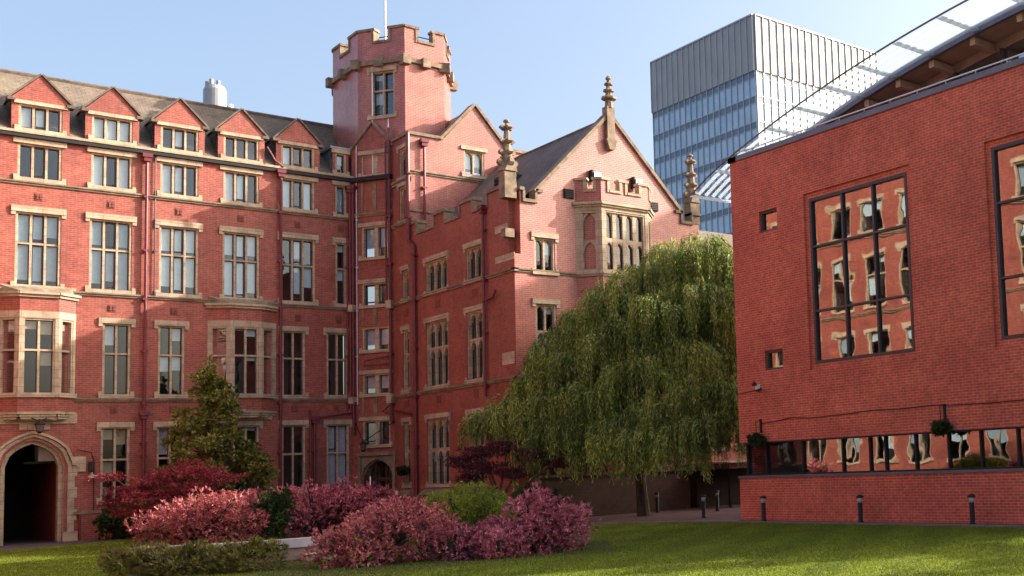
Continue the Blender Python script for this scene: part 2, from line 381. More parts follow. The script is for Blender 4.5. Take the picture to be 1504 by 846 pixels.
# ------------------------------------------------------------------ ground, lawn, paths
def lawnmat():
    m, nt, b = newmat("lawn_grass")
    n1 = noise(nt, .35, 5, .6); n2 = noise(nt, 22, 3, .75); n3 = noise(nt, 3.0, 4, .6)
    c = ramp(nt, n1, [(.3, (.095, .135, .008)), (.7, (.14, .18, .012))])
    c = mixcol(nt, ramp(nt, n2, [(.35, (0, 0, 0)), (.7, (.55, .55, .55))]), c, (.18, .235, .02))
    c = mixcol(nt, ramp(nt, n3, [(.5, (0, 0, 0)), (.75, (.35, .35, .35))]), c, (.17, .165, .03))
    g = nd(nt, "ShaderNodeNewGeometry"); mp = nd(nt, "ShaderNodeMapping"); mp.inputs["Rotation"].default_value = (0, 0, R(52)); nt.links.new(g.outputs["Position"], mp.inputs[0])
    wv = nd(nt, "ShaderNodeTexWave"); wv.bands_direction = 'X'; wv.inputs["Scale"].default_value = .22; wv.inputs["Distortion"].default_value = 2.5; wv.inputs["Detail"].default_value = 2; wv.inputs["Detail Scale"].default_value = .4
    nt.links.new(mp.outputs[0], wv.inputs["Vector"]); c = mixcol(nt, 1.0, c, ramp(nt, wv.outputs["Fac"], [(.2, (.78, .80, .8)), (.8, (1.25, 1.2, 1.1))]), 'MULTIPLY')  # soft bands of sunlight across the lawn, painted into the grass colour
    nt.links.new(c, b.inputs["Base Color"]); b.inputs["Roughness"].default_value = .8; b.inputs["Specular IOR Level"].default_value = .2
    bump(nt, b, n2, .9, .05); return m
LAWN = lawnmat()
GROUND = plain("tarmac", (.075, .058, .058), .9, var=.3, scale=1.2)
PAVE = brickmat("brick_paving", (.15, .075, .065), (.11, .06, .055), (.07, .05, .045), bw=.2, rh=.1, ms=.008, stain=.4)
SOIL = plain("soil", (.05, .032, .022), .95, var=.5, scale=5)
def sheet(name, pts, z, mat):
    b = MB(); b.poly([(x, y, z) for x, y in pts]); return struct(b.build(name, mat))
sheet("ground", [(-900, -900), (1200, -900), (1200, 1200), (-900, 1200)], 0, GROUND)
lawn_pts = [(-8, -8), (20.85, -8), (20.85, 25.5), (20.5, 28.2), (19.4, 31.2), (17.2, 33.8), (15.2, 37), (13.2, 43), (10.3, 46.9), (6.2, 44.9), (2.6, 43.0), (-3, 38), (-8, 25)]
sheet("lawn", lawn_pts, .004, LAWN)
sheet("path", [(20.85, -8), (21.84, -8), (21.84, 26.9), (27.5, 26.9), (29, 36.8), (19.2, 36.8), (17.2, 33.8), (19.4, 31.2), (20.5, 28.2), (20.85, 25.5)], .005, PAVE)
sheet("planting_bed", [(8.2, 22.0), (13.6, 21.0), (15.2, 24), (15.5, 30), (16.8, 36), (15, 43), (11, 46.5), (9.3, 44), (8.3, 38), (7.2, 30), (5.9, 28.4), (7.3, 25)], .009, SOIL)
kb = MB()
for (x0, y0), (x1, y1) in [((20.85, -8), (20.85, 25.5)), ((20.85, 25.5), (20.5, 28.2)), ((20.5, 28.2), (19.4, 31.2)), ((19.4, 31.2), (17.2, 33.8))]:
    fr = F((x0, y0), (x1 - x0, y1 - y0)); kb.box(fr, 0, math.dist((x0, y0), (x1, y1)), .0, .055, -.05, .05)
struct(kb.build("lawn_kerb", [plain("kerb_stone", (.2, .15, .13), .9)]))

# ------------------------------------------------------------------ main brick range
br = thing("brick_range", "long red brick range with gabled dormers, stone windows and an arched gateway", "building", (12, YL, 0))
colX = [7.65, 9.88, 12.14, 14.36, 16.54]
holes = []
for c in colX: holes += [hole(c - .66, c + .66, 13.24, 14.50), hole(c - .68, c + .68, 9.30, 11.96)]
holes += [hole(18.06, 18.52, 13.2, 14.5), hole(18.06, 18.52, 9.3, 11.96), hole(4.9, 6.1, 9.3, 11.96), hole(4.9, 6.1, 13.24, 14.5), hole(4.9, 6.1, 5.35, 8.0)]
twoX = [10.11, 11.91, 16.36, 18.13]
for c in twoX: holes += [hole(c - .45, c + .45, 5.35, 8.02), hole(c - .46, c + .46, 1.40, 4.12)]
holes += [hole(14.36 - .68, 14.36 + .68, 1.40, 4.12), hole(7.2, 8.2, 5.1, 8.6), hole(13.9, 15.0, 5.1, 8.6)]
AXc, AHW = 7.62, .90
mb = MB()
mb.wall(FL, 2.5, 18.76, 4.15, 14.9, holes)
mb.wall(FL, 2.5, 18.76, 0, 4.15, [h for h in holes if h[3] < 4.15] + [hole(AXc - AHW - .02, AXc + AHW + .02, 0, 4.1495)], dep=.2)
mb.box(FL, 9.0, 18.76, 0, .95, -.02, .10)                                            # plinth
wallo = mb.build("wall", [BRICK], br)
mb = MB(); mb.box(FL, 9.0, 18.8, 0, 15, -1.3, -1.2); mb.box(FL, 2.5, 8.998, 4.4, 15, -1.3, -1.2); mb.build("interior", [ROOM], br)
UP = {0: ((.15, .9), .9, BLIND)}
def pal(): return (1.0, .95, BLIND)
for i, c in enumerate(colX):
    window(br, FL, c - .66, c + .66, 13.24, 14.50, 3, lint=.18, ears=False, blind=(1.0, .75 if i else .1), case=[1])
    window(br, FL, c - .68, c + .68, 9.30, 11.96, 3, [10.83], lint=.22, blind=((.75, 1.0), .97) if i < 4 else ((.5, 1.0), .5), case=[2, 3])
window(br, FL, 18.06, 18.52, 13.2, 14.5, 1, lint=.18, ears=False, blind=(1.0, 1.0), case=[0])
window(br, FL, 18.06, 18.52, 9.3, 11.96, 1, [10.83], lint=.22, blind=((.2, .4), .6))
window(br, FL, 4.9, 6.1, 13.24, 14.5, 3, lint=.18, ears=False, blind=(1.0, .6))
window(br, FL, 4.9, 6.1, 9.3, 11.96, 3, [10.83], blind=(1.0, .7)); window(br, FL, 4.9, 6.1, 5.35, 8.0, 2, [6.9], blind=(.4, .6))
for i, c in enumerate(twoX):
    window(br, FL, c - .45, c + .45, 5.35, 8.02, 2, [6.88], blind=[((.3, .9), .5), ((.1, .5), .5), ((.1, .3), .5, WARMB), None][i])
    window(br, FL, c - .46, c + .46, 1.40, 4.10, 2, [2.9], blind=[((.2, .6), .6, WARMB), ((.9, 1), .6, CURT), ((.1, .4), .4), ((.97, 1.0), 1.0, CURT)][i], case=[1] if i == 3 else None)
window(br, FL, 14.36 - .68, 14.36 + .68, 1.40, 4.10, 3, [2.9], blind=((.1, .3), .3))
# bays on the first floor
def bay(cx, hw, fw, zc, extra):
    dep = .46; y = dep
    pl = [(cx - hw, 0), (cx - fw, dep), (cx + fw, dep), (cx + hw, 0)]
    W = [FL.p(u, 0, d)[:2] for u, d in pl]
    body = MB(); apr = MB(); tr = MB(); frs = []
    for (a, b_) in zip(W, W[1:]):
        fr = F(a, (b_[0] - a[0], b_[1] - a[1])); L = math.dist(a, b_); frs.append((fr, L))
    for fr, L in frs:
        body.box(fr, 0, L, 8.30, 8.80, -.2, -.002); apr.box(fr, 0, L, 4.68, 5.22, -.2, -.002)
        tr.box(fr, 0, L, 8.04, 8.30, -.2, .012); tr.box(fr, -.04, L + .04, 5.2, 5.36, -.2, .07)
        tr.box(fr, -.05, L + .05, 8.80, 8.90, -.2, .07); tr.box(fr, -.08, L + .08, 8.902, 9.0, -.2, .14)
        for q in range(3): tr.box(fr, -.02 + .06 * q, L + .02 - .06 * q, 4.6 - .09 * q, 4.68 - .09 * q, -.3, .03 - .05 * q)
        for q in (0, L): tr.box(fr, max(0, q - .11), min(L, q + .11), 5.36, 8.04, -.24, .004)
    root = body.build("bay_window", [BRICK], br)
    apr.build("bay_apron", [BRICK], root); tr.build("stonework", [STONE], root)
    t = MB(); t.extr([(x, yy, 9.28 if i in (0, 3) else 9.02) for i, (x, yy) in enumerate(W)], [(x, yy, 8.98) for x, yy in W]); t.build("bay_roof", [STONEW], root)
    for k, (fr, L) in enumerate(frs):
        nu = 2 if k == 1 else 1; m_ = .09
        window(root, fr, m_, L - m_, 5.36, 8.04, nu, [6.9], lint=0, sill=False, blind=((.3, .5), .8, WARMB) if extra == 0 else ((.05, .3), .5))
bay(7.66, 1.16, .58, 8.9, 0); bay(14.42, 1.26, .57, 8.9, 1)
# dormers
for i, c in enumerate([3.2, 5.42] + colX):
    w_ = .87
    d = MB()
    d.wall(FL, c - w_, c + w_, 14.98, 16.18, [hole(c - .66, c + .66, 15.06, 15.96)], .3)
    d.prism(FL, [(c - w_, 16.18), (c + w_, 16.18), (c, 17.12)], -.3, 0)
    for s in (-1, 1): d.box(F(FL.p(c + s * (w_ - .0), 0)[:2], (0, 1), (s, 0)), .31, 1.5, 14.98, 16.18, -.14, -.001, 2)
    # roof of the dormer runs back into the main slope
    d.poly([FL.p(c - w_ - .06, 16.22, -.12), FL.p(c, 17.16, -.12), FL.p(c, 17.16, -2.6), FL.p(c - w_ - .06, 16.22, -1.55)], 2)
    d.poly([FL.p(c + w_ + .06, 16.22, -.12), FL.p(c, 17.16, -.12), FL.p(c, 17.16, -2.6), FL.p(c + w_ + .06, 16.22, -1.55)], 2)
    dm = d.build("dormer", [BRICK, LEAD, SLATE], br)
    cp = MB(); coping_line(cp, FL, [(c - w_ - .08, 16.14), (c, 17.14)], .065, -.34, .07); coping_line(cp, FL, [(c, 17.14), (c + w_ + .08, 16.14)], .065, -.34, .07)
    cp.box(FL, c - w_ - .14, c - w_ + .1, 16.04, 16.15, -.3, .11); cp.box(FL, c + w_ - .1, c + w_ + .14, 16.04, 16.15, -.3, .11); cp.build("coping", [STONED], dm)
    window(dm, FL, c - .66, c + .66, 15.06, 15.96, 3, lint=.13, ears=False, blind=(1.0, .6) if i not in (5,) else None, case=[1] if i % 2 == 0 else None)
    if i >= 2 and i < 6:
        pass
d = MB(); d.wall(FL, 17.95, 18.62, 14.98, 16.1, [hole(18.06, 18.52, 15.05, 15.92)], .3); d.box(F(FL.p(17.95, 0)[:2], (0, 1), (-1, 0)), .31, 1.2, 14.98, 16.09, -.1, -.001, 1)
d.box(FL, 17.85, 18.75, 16.1, 16.2, -1.3, .06, 1); dm = d.build("dormer", [BRICK, LEAD], br)
window(dm, FL, 18.06, 18.52, 15.05, 15.92, 1, lint=.2, ears=False, blind=(.5, .5))
# roof, gutter
b = MB(); b.extr([(2.0, YL - .05, 14.92), (19.6, YL - .05, 14.92), (19.6, 52.6, 18.08), (2.0, 52.6, 18.08)], [(2.0, YL + .1, 14.72), (19.6, YL + .1, 14.72), (19.6, 52.6, 17.85), (2.0, 52.6, 17.85)])
b.extr([(2.0, 52.6, 18.08), (21, 52.6, 18.08), (21, 56.2, 14.7), (2.0, 56.2, 14.7)], [(2.0, 52.6, 17.85), (21, 52.6, 17.85), (21, 56.1, 14.5), (2.0, 56.1, 14.5)])
rf = b.build("roof", [TILE], br)
b = MB(); b.tube([(2, 52.6, 18.1), (19.4, 52.6, 18.1)], .09, n=6); b.build("ridge", [STONED], rf)
b = MB(); b.box(FL, 2.0, 18.85, 14.70, 14.84, -.02, .17); b.build("gutter", [IRONB], br)
b = MB(); b.box(FL, 2.0, 18.8, 14.845, 14.93, -.05, .2); b.build("eaves_course", [STONE], br)
b = MB(); string(b, FL, 2.5, 18.72, 13.1); b.build("string_course", [STONEW], br)
b = MB(); string(b, FL, 2.5, 18.72, 9.16); b.build("string_course", [STONEW], br)
b = MB(); string(b, FL, 2.5, 18.72, 5.2); b.build("string_course", [STONEW], br)
b = MB(); b.box(FL, 8.85, 18.76, .95, 1.06, -.02, .13); b.build("plinth_course", [STONEW], br)
for (x, z) in [(c, 12.56) for c in colX] + [(18.3, 12.6), (9.95, 8.6), (12.0, 8.6), (16.55, 8.6), (18.2, 8.6), (10.05, 4.78), (16.4, 4.78), (18.1, 4.78), (7.7, 4.95), (12.0, 4.78)]:
    b = MB(); b.box(FL, x - .13, x + .10, z - .14, z + .14, -.02, .02)
    for q in range(4): b.box(FL, x - .09 + .1 * (q % 2), x - .01 + .1 * (q % 2), z - .09 + .1 * (q // 2), z - .01 + .1 * (q // 2), .02, .045)
    b.build("carved_plaque", [TERRA], br)
# pipes
def pipe(par, fr, x, zt, zb, r=.055, head=True, cl=(13, 10.9, 9, 7, 5, 3), d=.12, mat=None):
    b = MB(); b.tube([fr.p(x, zt, d), fr.p(x, zb, d)], r, n=8)
    for z in cl:
        if zb + .1 < z < zt - .2: b.box(fr, x - r * 1.8, x + r * 1.8, z - .04, z + .04, 0, d + r * .9)
    o = b.build("downpipe", [mat or PIPE], par)
    if head:
        h = MB(); h.box(fr, x - .17, x + .17, zt - .05, zt + .1, .0, .26); h.box(fr, x - .12, x + .12, zt - .2, zt - .052, .01, .22); h.build("hopper", [mat or PIPE], o)
    return o
pipe(br, FL, 11.0, 14.6, 0); pipe(br, FL, 11.3, 14.6, 9.2, .02, False, d=.06, mat=CASE)
pipe(br, FL, 15.83, 14.7, 0); pipe(br, FL, 18.62, 14.4, 4.6); pipe(br, FL, 18.5, 12.4, 4.6, .03, False)
pipe(br, FL, 11.0, 4.6, .2, .06, True, cl=(3.5, 2)); pipe(br, FL, 17.15, 4.35, .3, .05, True); pipe(br, FL, 16.98, 4.7, .3, .045, False); pipe(br, FL, 9.02, .95, 0, .03, False)
b = MB(); b.tube([FL.p(17.15, 4.4, .14), FL.p(17.5, 4.42, .14), FL.p(18.7, 4.62, .14)], .05); b.build("branch_pipe", [PIPE], br); b = MB(); b.tube([FL.p(15.9, 14.9, .2), FL.p(15.6, 15.15, .15), FL.p(15.3, 15.7, .1)], .04); b.build("branch_pipe", [PIPE], br)
# gateway arch
b = MB(); zs, za = 2.75, 3.68
pin = [(AXc - AHW, 0)] + arch_pts(AXc - AHW, AXc + AHW, zs, za, 12, .3) + [(AXc + AHW, 0)]
def arch_ring(mb, fr, cx, hw, zs, za, grow, d0, d1, zb=0, n=12):
    p1 = [(cx - hw, zb)] + arch_pts(cx - hw, cx + hw, zs, za, n, .3) + [(cx + hw, zb)]
    p2 = [(cx - hw - grow, zb)] + arch_pts(cx - hw - grow, cx + hw + grow, zs, za + grow, n, .3) + [(cx + hw + grow, zb)]
    for i in range(len(p1) - 1):
        a, b_, c, d = p1[i], p1[i + 1], p2[i + 1], p2[i]
        mb.hexa([fr.p(*a, d1), fr.p(*b_, d1), fr.p(*c, d1), fr.p(*d, d1)], [fr.p(*a, d0), fr.p(*b_, d0), fr.p(*c, d0), fr.p(*d, d0)])
arch_ring(b, FL, AXc, AHW - .12, zs, za - .12, .12, -.5, -.14); arch_ring(b, FL, AXc, AHW, zs, za, .13, -.5, -.03); arch_ring(b, FL, AXc, AHW + .13, zs, za + .13, .12, -.3, .05)
arch_ring(b, FL, AXc, AHW + .25, zs + .1, za + .25, .09, -.1, .13, zb=2.75)
for s in (-1, 1):
    x = AXc + s * (AHW + .25)
    for q in range(6):
        e = .17 if q % 2 else .09
        b.box(FL, min(x, x + s * e), max(x, x + s * e), .35 + q * .4, .74 + q * .4, -.1, .03)
    b.box(FL, min(x - s * .25, x + s * .2), max(x - s * .25, x + s * .2), 0, .34, -.1, .09)
    b.box(FL, min(x + s * .02, x + s * .42), max(x + s * .02, x + s * .42), 2.5, 3.05, -.1, .045)
    c = FL.p(x + s * .22, 2.78, .06); b.extr([FL.p(x + s * .22 + p, 2.78 + q, .1) for p, q in ((-.15, 0), (0, -.15), (.15, 0), (0, .15))], [FL.p(x + s * .22 + p, 2.78 + q, .04) for p, q in ((-.15, 0), (0, -.15), (.15, 0), (0, .15))])
ga = b.build("gateway", [STONE], br)
b = MB(); b.box(FL, 6.3, 8.9, 4.27, 4.64, -.1, .05); b.prism(FL, [(7.0, 4.68), (8.6, 4.68), (8.2, 4.38), (7.35, 4.38)], 0, .3); b.box(FL, 7.2, 8.1, 4.06, 4.265, -.1, .04); b.build("corbel_stone", [STONE], ga)
# spandrels of brick around the arch head
b = MB(); ap = arch_pts(AXc - AHW - .02, AXc + AHW + .02, zs, za + .02, 12, .3)
for (p, q), (p2, q2) in zip(ap, ap[1:]): b.poly([FL.p(p, q, -.004), FL.p(p2, q2, -.004), FL.p(p2, 4.151, -.004), FL.p(p, 4.151, -.004)])
b.build("spandrel", [BRICK], ga)
b = MB(); HX = AHW + .05
b.box(F(FL.p(AXc + HX, 0)[:2], (0, 1), (-1, 0)), .3, 7, 0, 4.3, -.2, 0); b.box(F(FL.p(AXc - HX, 0)[:2], (0, 1), (1, 0)), .3, 7, 0, 4.3, -.2, 0)
b.box(FL, AXc - HX, AXc + HX, 4.16, 4.3, -7, -.36, 1); b.box(FL, AXc - HX, AXc + HX, 0, 4.3, -7.2, -7.0, 1)
pw = b.build("passage", [BRICK, ROOM], ga)
b = MB(); b.box(FL, 7.95, 8.52, 2.95, 3.6, -1.9, -1.1); b.box(FL, 7.5, 8.6, 2.86, 2.94, -2.0, -1.0, 1); b.build("wall_cabinet", [WHITEM, IRONB], ga)
# hood over the ground floor window below the second bay
b = MB(); b.box(FL, 13.3, 15.5, 4.33, 4.62, -.1, .05); b.prism(FL, [(13.6, 4.66), (15.3, 4.66), (14.9, 4.42), (14.0, 4.42)], 0, .32); b.build("corbel_stone", [STONE], br)

# ------------------------------------------------------------------ stair tower: canted bay and octagon
tw = thing("octagonal_tower", "tall octagonal red brick tower with battlements above a canted entrance bay", "tower", (20.5, 49.5, 0))
H = [hole(.50, 1.85, 14.95, 15.85), hole(.50, 1.85, 11.3, 12.65), hole(.50, 1.85, 9.2, 10.15), hole(.5, 1.85, 7.25, 8.22), hole(.5, 1.85, 5.36, 6.2), hole(.5, 1.85, 3.18, 4.2), hole(.52, 1.92, 0, 2.62)]
b = MB(); b.wall(FC, 0, LC, 0, 16.2, H, .3); b.prism(FC, [(.12, 16.2), (LC - .12, 16.2), (LC / 2 + .05, 17.22)], -.3, 0); b.build("wall", [BRICK], tw)
cpm = MB(); coping_line(cpm, FC, [(.02, 16.12), (LC / 2 + .05, 17.24)], .11, -.35, .09); coping_line(cpm, FC, [(LC / 2 + .05, 17.24), (LC + .02, 16.12)], .11, -.35, .09)
cpm.build("gable_coping", [STONEW], tw)
for (z0, z1, bl, cs) in ((14.95, 15.85, None, [0, 1]), (11.3, 12.65, ((.6, .8), 1.0), None), (9.2, 10.15, None, [0, 1]), (7.25, 8.22, ((.7, .8), 1.0, CURT), None), (5.36, 6.2, ((.7, .75), 1.0, CURT), None), (3.18, 4.2, None, [0, 1])):
    window(tw, FC, .50, 1.85, z0, z1, 2, lint=.17 if z0 not in (7.25,) else 0, sill=True, ears=False, blind=bl, case=cs, mul=.2)
for (z0, z1) in ((13.36, 14.6), (4.4, 5.2), (8.36, 9.05)):
    for a_, c_ in ((.5, .6), (1.05, 1.25), (1.75, 1.85)):
        b = MB(); b.box(FC, a_, c_, z0, z1, -.05, .03); b.build("panel_rib", [STONEW], tw)
b = MB(); string(b, FC, .1, LC, 13.26, .15); b.build("string_course", [STONEW], tw)
b = MB(); b.box(FC, .05, LC, 14.66, 14.84, -.02, .2); b.build("gutter", [IRONB], tw)
b = MB(); arch_ring(b, FC, 1.22, .70, 1.85, 2.50, .06, -.4, -.06, n=10); arch_ring(b, FC, 1.22, .76, 1.85, 2.56, .10, -.3, .04, n=10)
b.box(FC, .3, .44, 0, 2.7, -.1, .09); b.box(FC, 2.0, 2.14, 0, 2.7, -.1, .09); b.box(FC, .25, 2.18, 2.7, 2.86, -.1, .13)
pp = arch_pts(.38, 2.06, 1.85, 2.66, 10, .3)
for (p, q), (p2, q2) in zip(pp, pp[1:]): b.poly([FC.p(p, q, .02), FC.p(p2, q2, .02), FC.p(p2, 2.7, .02), FC.p(p, 2.7, .02)])
dr = b.build("doorway", [STONEW], tw)
b = MB(); b.box(FC, .5, 1.95, 0, 2.62, -.62, -.6); b.build("door_glass", [GLASSH], dr)
b = MB()
for u in (.5, .86, 1.24, 1.62, 1.9): b.box(FC, u - .04, u + .04, 0, 2.6, -.6, -.54)
b.box(FC, .5, 1.95, 1.62, 1.76, -.6, -.5); b.build("door_frame", [plain("dark_timber", (.06, .03, .02), .5)], dr)
b = MB(); b.box(FC, 0, LC, 0, 15, -1.6, -1.5); b.build("interior", [ROOM], tw)
pipe(tw, FC, .14, 14.4, 3.6, .05); pipe(tw, FC, .28, 16.3, 4.9, .025, False, mat=STEELG, d=.05)
pipe(tw, FC, LC - .08, 16.9, 4.2, .055, False); pipe(tw, FC, LC - .26, 16.3, 9.1, .04, False)
for a_, c_, z0, z1 in ((LC - .2, LC + .06, 8.95, 9.3), (LC - .2, LC + .06, 4.9, 5.3), (-.05, .22, 8.95, 9.25), (-.05, .22, 4.95, 5.25)):
    b = MB(); b.box(FC, a_, c_, z0, z1, -.05, .28); b.build("corbel_block", [STONE], tw)
b = MB(); b.tube([FC.p(LC - .1, 6.95, .12), FC.p(.85, 6.75, .3), FC.p(.8, 6.55, .3), FC.p(LC - .1, 6.6, .12)], .035); b.build("branch_pipe", [PIPE], tw); b = MB(); b.tube([FC.p(LC - .1, 4.85, .12), FC.p(LC - .45, 4.55, .2), FC.p(LC - .1, 4.45, .1)], .035); b.build("branch_pipe", [PIPE], tw)
TV = [(18.95, 51.9), (18.95, 49.0), (20.19, 47.0), (21.96, 47.0), (23.2, 49.0), (23.2, 51.9), (21.96, 53.9), (20.19, 53.9)]
bw, st, rg = MB(), MB(), MB()
tcx, tcy = 21.08, 50.45
for i in range(8):
    a, c = TV[i], TV[(i + 1) % 8]; fr = F(a, (c[0] - a[0], c[1] - a[1])); L = math.dist(a, c)
    mid = ((a[0] + c[0]) / 2 - tcx, (a[1] + c[1]) / 2 - tcy)
    if fr.n[0] * mid[0] + fr.n[1] * mid[1] < 0: fr.n = (-fr.n[0], -fr.n[1])
    if i == 1:   # the face with the window: u runs from (18.95,49) to (20.19,47)
        Lw = L; frw = fr; bw.wall(fr, 0, L, 14.5, 20.0, [hole(L - 1.70, L - .52, 17.55, 19.55)], .3)
    else: bw.wall(fr, 0, L, 14.5, 20.0)
    g = {0: (L / 2 - .48, L / 2 + .48), 4: (L / 2 - .4, L / 2 + .4)}.get(i, (L * .35, L * .66))
    if i == 1: g = (L - 1.53, L - .78)
    if i == 2: g = (.58, 1.26)
    battlement(bw, st, fr, 0, L, 20.0, 20.96, 21.55, [g])
    st.box(fr, -.05, L + .05, 19.86, 20.06, -.2, .13)
    for q in (0.0, .5): 
        u = L * q; st.box(fr, u - .17, u + .17, 19.72, 20.14, -.2, .27)
    rg.tube([fr.p(g[0] - .1, 21.3, -.45), fr.p(g[1] + .1, 21.3, -.45)], .025)
tb = bw.build("octagon", [BRICKG], tw); st.build("battlement_stone", [STONEW], tb); rg.build("guard_rail", [IRONB], tb)
window(tw, frw, Lw - 1.70, Lw - .52, 17.55, 19.55, 2, [18.7], lint=.2, ears=True, blind=((.3, .5), .7), sill=True)
b = MB(); b.poly([(x, y, 20.4) for x, y in TV]); b.build("tower_roof", [LEAD], tw)
b = MB(); b.tube([(20.25, 49.2, 20.4), (20.25, 49.2, 27)], .06, r1=.03); b.build("flagpole", [WHITEM], tw)
b = MB(); b.tube([frw.p(.75, 19.8, .03), frw.p(.75, 14.8, .03)], .03, n=6); b.tube([FC.p(LC - .12, 16.5, .1), FC.p(LC - .12, 17.3, .1)], .04, r1=.015); b.build("conductor", [WHITEM], tw)

# ------------------------------------------------------------------ gabled wing
gw = thing("gabled_wing", "gabled red brick wing with pinnacles, an oriel bay and a battlemented side", "building", (24, 41, 0))
HS = [hole(42.3, 44.25, 9.2, 10.45), hole(39.4, 40.68, 9.2, 10.45), hole(45.9, 46.5, 9.2, 10.45),
      hole(42.3, 44.25, 5.35, 7.95), hole(39.4, 40.68, 5.35, 7.95), hole(45.9, 46.5, 5.3, 7.9), hole(42.3, 44.25, 1.42, 4.02), hole(39.4, 40.68, 1.42, 4.02), hole(45.9, 46.5, 1.42, 4.02),
      hole(46.05, 46.75, 14.5, 15.75), hole(46.05, 46.75, 12.6, 14.1)]
b = MB()
b.wall(FS, 37.3, YB, 9.7, 11.78, [h for h in HS if h[2] > 8], .3); b.wall(FS, YG, YB, 0, 9.7, [h for h in HS if h[2] < 9.5], .3)
b.wall(FS, YB, CB[1], 0, 16.25, HS, .3)
HG = [hole(20.6, 21.45, 9.12, 10.38), hole(20.6, 21.45, 5.35, 7.9), hole(20.6, 21.45, 1.42, 4.02), hole(26.7, 27.5, 5.35, 7.9), hole(26.7, 27.5, 9.12, 10.38)]
b.wall(FG, XS, 28.2, 0, 9.7, HG, .3, 1); b.wall(FG, 20.05, 28.2, 9.7, 11.72, HG, .3, 1)
FN = F((20.05, 0), (0, 1), (-1, 0)); b.wall(FN, YG, 37.3, 9.7, 11.72, m=1); FQ = F((0, 37.3), (1, 0), (0, -1)); b.wall(FQ, XS, 20.05, 9.7, 11.9)
b.poly([(XS, YG, 9.7), (20.05, YG, 9.7), (20.05, 37.3, 9.7), (XS, 37.3, 9.7)])
b.prism(FG, [(20.72, 11.721), (27.28, 11.721), (27.28, 12.1), (23.95, 15.62), (20.72, 12.1)], -.35, -.001, 1)
b.box(FG, 20.05, 20.16, 11.721, 12.14, -.35, -.001, 1); b.box(FG, 27.86, 28.2, 11.721, 12.14, -.35, -.001, 1)
FE = F((28.2, 0), (0, 1), (1, 0)); b.wall(FE, YG, 47, 0, 12)
b.build("wall", [BRICK, BRICKG], gw)
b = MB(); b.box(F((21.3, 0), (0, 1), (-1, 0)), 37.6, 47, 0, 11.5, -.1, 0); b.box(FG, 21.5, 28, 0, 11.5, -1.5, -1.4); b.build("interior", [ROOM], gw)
bk, sn = MB(), MB(); battlement(bk, sn, FS, 37.3, YB, 11.78, 11.92, 12.42, [(38.95, 40.02), (41.2, 42.4), (43.5, 45.02)], cop=.14)
bo = bk.build("battlement", [BRICK], gw); sn.build("battlement_coping", [STONEW], bo)
b = MB(); coping_line(b, FG, [(20.68, 12.06), (23.95, 15.6)], .13, -.42, .10); coping_line(b, FG, [(23.95, 15.6), (27.32, 12.06)], .13, -.42, .10)
for u0, u1 in ((20.02, 20.2), (20.66, 20.95), (27.0, 27.36), (27.82, 28.25)): b.box(FG, u0, u1, 12.08, 12.2, -.42, .1)
for u0, u1 in ((20.16, 20.72), (27.28, 27.86)): b.box(FG, u0 - .02, u1 + .02, 11.66, 11.78, -.42, .1)
for u in (20.14, 20.64, 27.26, 27.8): b.box(FG, u, u + .1, 11.78, 12.08, -.4, .08)
b.build("gable_coping", [STONEW], gw)
# side windows with arched lights
for (u0, u1, nu) in ((42.3, 44.25, 3), (39.4, 40.68, 2), (45.9, 46.5, 1)):
    window(gw, FS, u0, u1, 9.2, 10.45, nu, lint=.2, arch=True, blind=None)
    window(gw, FS, u0, u1, 5.35, 7.95 if nu > 1 else 7.9, nu, [6.88], lint=.2, arch=True, blind=((.3, .6), .5))
    window(gw, FS, u0, u1, 1.42, 4.02, nu, [2.8], lint=.2, arch=True, blind=((.2, .5), .3))
    b = MB(); b.hexa([FS.p(u0 - .1, 1.28, 0), FS.p(u1 + .1, 1.28, 0), FS.p(u1 + .1, 1.28, -.2), FS.p(u0 - .1, 1.28, -.2)], [FS.p(u0 - .25, 1.0, .32), FS.p(u1 + .25, 1.0, .32), FS.p(u1 + .25, 1.0, -.2), FS.p(u0 - .25, 1.0, -.2)]); b.build("sloping_sill", [STONEW], gw)
window(gw, FS, 46.05, 46.75, 14.5, 15.75, 1, lint=.16, arch=True); window(gw, FS, 46.05, 46.75, 12.6, 14.1, 1, lint=.16, arch=True, fill=BRICK)
for (u0, u1, z0, z1, nu, tr) in ((20.6, 21.45, 9.12, 10.38, 2, []), (20.6, 21.45, 5.35, 7.9, 2, [6.88]), (20.6, 21.45, 1.42, 4.02, 2, [2.8]), (26.7, 27.5, 5.35, 7.9, 2, [6.88]), (26.7, 27.5, 9.12, 10.38, 2, [])):
    window(gw, FG, u0, u1, z0, z1, nu, tr, lint=.2, arch=True, blind=((.3, .5), .5))
for z in (9.16, 5.2):
    for fr_, a_, c_ in ((FS, YG - .1, CB[1] - .05), (FG, XS - .1, 22.3), (FG, 25.9, 28.25)):
        b = MB(); string(b, fr_, a_, c_, z); b.build("string_course", [STONEW], gw)
b = MB(); b.box(FS, YG, CB[1] - .4, 0, 1.0, -.05, .18); b.box(FG, XS - .18, 22.3, 0, 1.0, -.05, .18); b.build("plinth", [BRICK], gw)
for (u, z) in ((43.2, 8.62), (40.0, 8.65), (46.2, 8.62), (43.2, 4.78), (40.0, 4.8), (46.2, 4.78)):
    b = MB(); b.box(FS, u - .2, u + .2, z - .15, z + .15, -.02, .015); b.build("carved_plaque", [TERRA], gw)
for (u0, u1, z0, z1) in ((36.9, 38.3, 10.62, 10.9), (36.9, 38.3, 9.5, 9.75), (37.0, 37.9, 5.68, 6.12)):
    b = MB(); b.box(FS, u0 if z0 < 10 else 37.35, u1, z0, z1, -.02, .02); b.build("stone_quoin", [STONE], gw)
